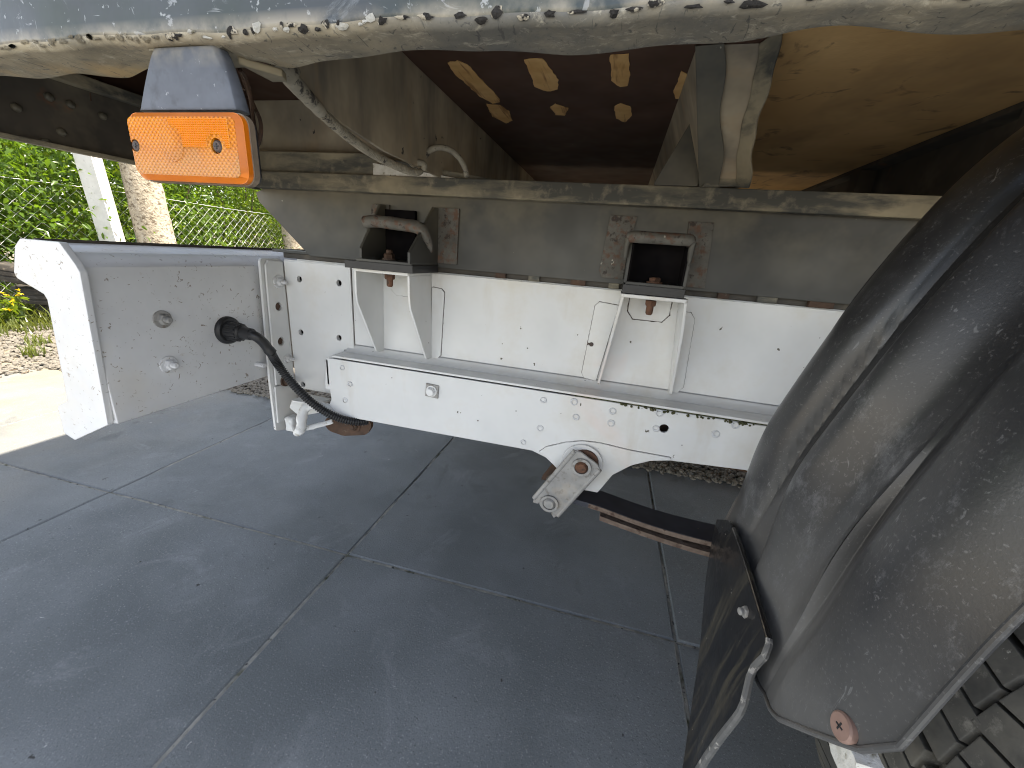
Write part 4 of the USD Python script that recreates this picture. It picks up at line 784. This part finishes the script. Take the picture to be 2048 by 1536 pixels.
for i in range(NB):
    a = 2 * math.pi * i / NB; da = 2 * math.pi / NB
    z = .006 if i % 2 else -.006
    for (ya, yb, sk) in ((.205, .285 + z, .35), (.290 + z, .352 - z, -.35), (.357 - z, .418 + z, .35), (.423 + z, .515, -.35)):
        for h in (0, 1):
            vis = math.cos(a) > 0 and -.2 < math.sin(a) < .8
            mm = tread(a + da * (.012 + .5 * h), a + da * (.485 + .5 * h - .03 * h), ya, yb, sk)
            if vis and len(bl_) >= 0 and abs(a) < 1.1: part(WH, 'tread_block', mm, 'tyre_rubber', smooth=False)
            else: bl_.append(mm)
part(WH, 'tread_blocks', bl_, 'tyre_rubber', smooth=False, kind='stuff')
part(WH, 'hub', cyl((WXC, .52, WZ), (WXC, .95, WZ), .09, n=20), 'rust_dark')
part(T, 'rear_axle', cyl((WXC, .95, .44), (WXC, 2.3, .44), .06, n=16), 'rust_dark')
part(T, 'side_member', bx(-.90, 2.6, 1.83, 1.85, .50, .89), 'white_paint')
part(T, 'subframe_rail', bx(-.98, 2.6, 1.83, 1.85, .91, 1.11), 'rail_grey')
part(T, 'side_skirt', bx(-1.0, 4.6, 2.76, 2.79, .32, 1.283), 'skirt_paint')  # added unseen far side panel, keeps sunlit ground bounce off the underside

# ================================================================== beyond the yard
FX = -6.0
FN = thing('wire_fence', 'chain link fence with a pale concrete post and a thin green pole', 'fence', (FX, 4.5, 0))
ms = []
y0, y1, zt_f = 1.6, 9.0, 1.30
nw = int((y1 - y0) / .12)
for i in range(nw):
    n = int(zt_f / .06); zs = np.arange(n + 1) * .06; yb = y0 + i * .12
    P = np.c_[np.where(np.arange(n + 1) % 2 == 0, FX - .004, FX + .004), yb + np.where(np.arange(n + 1) % 2 == 0, 0, .0), zs]
    P2 = P.copy(); P[:, 1] = yb + .06 * (np.arange(n + 1) % 2); P2[:, 1] = yb + .12 - .06 * (np.arange(n + 1) % 2)
    ms += [tube(P, .0023, 4, False), tube(P2, .0023, 4, False)]
part(FN, 'wire_mesh', ms, 'wire', smooth=False)
part(FN, 'top_wire', tube([(FX, y, zt_f + .01 * math.sin(y * 2)) for y in np.linspace(y0, y1, 40)], .003, 5), 'wire')
r = _d(213, 440); tq = (FX + .28) / r[0]; pb = EYE + r * tq
r = _d(176, 315); pt = EYE + r * ((FX + .28) / r[0])
dv = (pt - pb) / (pt[2] - pb[2])
def post(c, w, dpt, z0, z1, dv, ang):
    m = trimesh.creation.box((w, dpt, z1 - z0)); m = m.subdivide(); R_ = trimesh.transformations.rotation_matrix(ang, (0, 0, 1)); m.apply_transform(R_)
    zz_ = m.vertices[:, 2] + (z0 + z1) / 2; m.vertices[:, 2] = zz_; m.vertices[:, 0] += c[0] + dv[0] * (zz_ - c[2]); m.vertices[:, 1] += c[1] + dv[1] * (zz_ - c[2]); return m
part(FN, 'post', post(pb, .16, .16, -.1, 2.3, dv, .45), 'concrete_post', smooth=False, label='leaning pale square concrete post')
r = _d(270, 440); p2 = EYE + r * ((FX + .3) / r[0]); r = _d(262, 385); p3 = EYE + r * ((FX + .3) / r[0])
part(FN, 'post', tube([p2 + (p2 - p3) * 4, p3 + (p3 - p2) * .1], .022, 10), 'teal_pole', label='thin dark green fence pole')

def leaf_mesh(P, size, rng, droop=.3):
    n = len(P); a = rng.uniform(0, 2 * np.pi, n); tilt = rng.normal(-.3, .6, n); roll = rng.normal(0, .7, n)
    d = np.c_[np.cos(a) * np.cos(tilt), np.sin(a) * np.cos(tilt), np.sin(tilt)]
    s = np.cross(d, [0, 0, 1.0]); s /= np.linalg.norm(s, axis=1, keepdims=True); u = np.cross(s, d)
    s, u = s * np.cos(roll)[:, None] + u * np.sin(roll)[:, None], -s * np.sin(roll)[:, None] + u * np.cos(roll)[:, None]
    L = (size * rng.uniform(.6, 1.3, n))[:, None]; w = L * rng.uniform(.32, .5, n)[:, None]
    v = [P, P + d * L * .35 + s * w * .5 + u * w * .15, P + d * L * .35 - s * w * .5 + u * w * .15, P + d * L * .75 + s * w * .33 + u * w * .05, P + d * L * .75 - s * w * .33 + u * w * .05, P + d * L - u * L * .15, P + d * L * .4 - u * w * .05]
    V = np.stack(v, 1).reshape(-1, 3); b = (np.arange(n) * 7)[:, None, None]
    F = np.array([[0, 1, 6], [0, 6, 2], [1, 3, 6], [2, 6, 4], [3, 5, 6], [4, 6, 5]])[None] + b
    return trimesh.Trimesh(V, F.reshape(-1, 3), process=False)
def shrub(label, c, rad, h, n, size, mat, seed, group=None, slope=0.75):
    rng = np.random.default_rng(seed); c = np.array(c, float)
    S = thing('shrub', label, 'shrub', (c[0], c[1], 0), group)
    st = []; cl = []
    for k in range(16):
        a = rng.uniform(0, 6.28); rr = rad * math.sqrt(rng.uniform(0, 1)); top = np.array([c[0] + rr * math.cos(a), c[1] + rr * math.sin(a), h * rng.uniform(.35, 1)])
        b = np.array([c[0] + rng.normal(0, .12), c[1] + rng.normal(0, .12), -.05]); mid = b * .45 + top * .55 + rng.normal(0, .1, 3)
        st.append(tube(spline([b, mid, top], 8), np.linspace(.02, .004, 8), 5)); cl += [top, mid * .5 + top * .5, mid]
    part(S, 'stem', st, 'stem', smooth=True)
    cl += [np.array([c[0] + rad * rng.uniform(-1, 1), c[1] + rad * rng.uniform(-1, 1), h * rng.uniform(0.03, .95)]) for _ in range(46)]
    cl = np.array(cl); cl[:, 0] += slope * (1 - np.clip(cl[:, 2] / h, 0, 1)); idx = rng.integers(0, len(cl), n); P = cl[idx] + rng.normal(0, 1, (n, 3)) * np.array([.20, .20, .16]) * (rad / .9)
    P = P[P[:, 2] > 0.02]
    part(S, 'crown', leaf_mesh(P, size * .9, rng), mat, smooth=True)
shrub('bright bushy shrub pressing on the wire at the left edge, left of the concrete post', (-7.15, 2.6, 0), 1.0, 2.5, 9000, .085, 'leaf_mid', 11)
shrub('yellow green shrub directly behind the leaning concrete post', (-7.55, 3.9, 0), 1.0, 2.5, 9500, .075, 'leaf_light', 12)
shrub('mid green shrub behind the wire between the post and the tree trunk', (-7.4, 5.2, 0), 1.0, 2.4, 9000, .075, 'leaf_mid', 13)
shrub('fine leaved shrub behind the wire right of the thick trunk', (-7.1, 6.4, 0), 1.0, 2.4, 10500, .065, 'leaf_light', 14)
shrub('shrub at the far right of the hedge, beside the chamfered dark rail end', (-7.1, 7.7, 0), 1.0, 2.5, 10000, .065, 'leaf_mid', 15)
BACK = ['taller shrub behind the leftmost shrub of the hedge', 'taller shrub seen in the gap between concrete post and the leftmost shrub', 'taller shrub filling the back behind the thick pale trunk', 'taller shrub at the back, right of the thick pale trunk', 'taller shrub at the back behind the second pale trunk by the rail end']
for k, (x, y) in enumerate(((-8.6, 2.2), (-8.8, 4.2), (-8.9, 6.4), (-9.0, 8.6), (-8.3, 10.0))):
    shrub(BACK[k], (x, y, 0), 1.35, 3.9, 8000, .13, 'leaf_mid', 30 + k, 'taller shrubs at the back of the hedge')

def trunk_tree(label, px_lo, px_hi, xp, rad, seed, crown_z, nleaf):
    lo = EYE + _d(*px_lo) * (xp / _d(*px_lo)[0]); hi = EYE + _d(*px_hi) * (xp / _d(*px_hi)[0]); dv = (hi - lo) / (hi[2] - lo[2]); dv[:2] *= .5
    S = thing('tree', label, 'tree', (lo[0], lo[1], 0)); rng = np.random.default_rng(seed)
    zs = np.linspace(-.1, 6.5, 60); P = np.array([lo + dv * (z - lo[2]) + np.array([.02 * math.sin(z * 2.2), .02 * math.cos(z * 1.7), 0]) for z in zs])
    r = rad * (1 + .35 * np.exp(-(zs + .1) / .25)) * np.linspace(1.08, .5, 60)
    part(S, 'trunk', lumpy(tube(P, r, 26), .018, 11, seed), 'bark', smooth=True)
    br = []; cl = []
    for k in range(12):
        i = rng.integers(38, 59); a = rng.uniform(0, 6.28); e = P[i] + np.array([math.cos(a), math.sin(a), .8]) * rng.uniform(.7, 1.4); br.append(tube(spline([P[i], (P[i] + e) / 2 + (0, 0, .1), e], 8), np.linspace(rad * .35, .01, 8), 6)); cl += [e, (P[i] + e) / 2]
    part(S, 'branch', br, 'bark', smooth=True)
    cl = np.array(cl); Q = cl[rng.integers(0, len(cl), nleaf)] + rng.normal(0, .32, (nleaf, 3)); part(S, 'crown', leaf_mesh(Q[Q[:, 2] > crown_z], .11, rng), 'leaf_mid', smooth=True)
trunk_tree('tree with a thick pale rough trunk beneath the amber lamp', (310, 480), (290, 375), -5.6, .185, 41, 4.6, 1500)
trunk_tree('tree whose pale trunk shows beside the dark rail end, right of the hedge', (588, 500), (580, 440), -5.75, .17, 42, 4.6, 1200)

# old tyres piled by the fence
def old_tyre(c, tiltx, tilty, label, R_=.30, w=.17):
    p = thing('old_tyre', label, 'tyre', c, 'old tyres piled by the fence' if False else None)
    pr = [(.17, -w / 2 * .8), (.24, -w / 2), (.285, -w / 2 * .85), (.30, -w / 2 * .55), (.303, -w * .17), (.292, -w * .15), (.292, -w * .10), (.304, -w * .08), (.304, w * .08), (.292, w * .10), (.292, w * .15), (.303, w * .17), (.30, w / 2 * .55), (.285, w / 2 * .85), (.24, w / 2), (.17, w / 2 * .8)]
    m = trimesh.creation.revolve(np.array(pr + [pr[0]]), sections=48)
    m.apply_transform(trimesh.transformations.euler_matrix(tiltx, tilty, .3)); m.apply_translation(c); m.fix_normals()
    part(p, 'tyre', m, 'tyre_old'); m2 = trimesh.creation.annulus(.155, .172, w * .75); m2.apply_transform(trimesh.transformations.euler_matrix(tiltx, tilty, .3)); m2.apply_translation(c); part(p, 'bead', m2, 'tyre_old')
tb = onZ(88, 645, 0); tb = np.array([tb[0] - .25, tb[1] + .30, 0])
old_tyre((tb[0] + .05, tb[1] + .10, .065), 0, 0, 'worn old tyre at the bottom of the pile by the fence')
old_tyre((tb[0], tb[1] + .02, .235), .05, .04, 'worn old tyre in the middle of the pile by the fence')
old_tyre((tb[0] - .03, tb[1] - .08, .405), -.10, .10, 'worn tilted tyre on top of the pile by the fence')

# grass
def blades(n, x0, x1, yfun, hmin, hmax, seed):
    rng = np.random.default_rng(seed); V, F = [], []
    for i in range(n):
        x = rng.uniform(x0, x1); a_, b_ = yfun(x); y = rng.uniform(a_, b_); h = rng.uniform(hmin, hmax); a = rng.uniform(0, 6.28); l = rng.uniform(.2, .8) * h; w = .004 + .003 * rng.uniform()
        d = np.array([math.cos(a), math.sin(a), 0]); s = np.array([-d[1], d[0], 0]) * w; b = np.array([x, y, -.035]); m = b + d * l * .35 + (0, 0, h * .65); t = b + d * l + (0, 0, h)
        k = len(V); V += [b - s, b + s, m - s * .8, m + s * .8, t]; F += [[k, k + 1, k + 3], [k, k + 3, k + 2], [k + 2, k + 3, k + 4]]
    return trimesh.Trimesh(V, F, process=False)
part('/World', 'grass', [blades(9000, -6.6, -5.15, lambda x: (2.0, 9), .06, .22, 1), blades(2500, -5.9, -4.9, lambda x: (2.0, 4.2), .04, .14, 2)], 'grass_blade', smooth=False); tag('/World/grass', 'dry yellow green grass along the foot of the fence', 'grass', kind='stuff')
for k, (u, v, lab) in enumerate(((70, 712, 'small grass tuft sprouting from the gravel beside the white end plate'), (78, 690, 'thin grass tuft growing in the sunlit gravel nearer the tyre pile'))):
    c = onZ(u, v, -.03); part('/World', 'grass_tuft', blades(40, c[0] - .06, c[0] + .06, lambda x: (c[1] - .06, c[1] + .06), .05, .13, 50 + k), 'grass_blade', smooth=False); tag('/World/grass_tuft' + ('' if k == 0 else '_%03d' % k), lab, 'grass tuft')
c = onZ(52, 742, 0.0)
part('/World', 'twig', tube(spline([c + (-.05, -.05, .006), c + (0, 0, .012), c + (.05, -.01, .01), c + (.06, -.05, .006)], 16), np.linspace(.004, .002, 16), 6), 'stem', smooth=True); tag('/World/twig', 'short curved dark twig lying at the edge of the sunlit slabs', 'twig')
# weed with yellow flowers
c = onZ(28, 655, -.03)
WD = thing('flowering_weed', 'tall thin weed with yellow flowers in front of the tyre pile', 'weed', c)
rng = np.random.default_rng(77); st, fl_, lv = [], [], []
for k in range(5):
    t = c + np.array([rng.normal(0, .10), rng.normal(0, .10), rng.uniform(.22, .46)]); st.append(tube(spline([c + rng.normal(0, .01, 3), (c + t) / 2 + rng.normal(0, .02, 3), t], 10), .004, 5))
    for q in range(3):
        o = t + rng.normal(0, .025, 3); fl_.append(leaf_mesh(np.repeat(o[None], 8, 0), .022, rng))
    for q in range(6): lv.append(leaf_mesh((c + (t - c) * rng.uniform(.1, .9, (4, 1))), .08, rng))
part(WD, 'stem', st, 'leaf_mid', smooth=True); part(WD, 'leaf', lv, 'leaf_light', smooth=True); [part(WD, 'flower', f_, 'petal', smooth=True) for f_ in fl_]
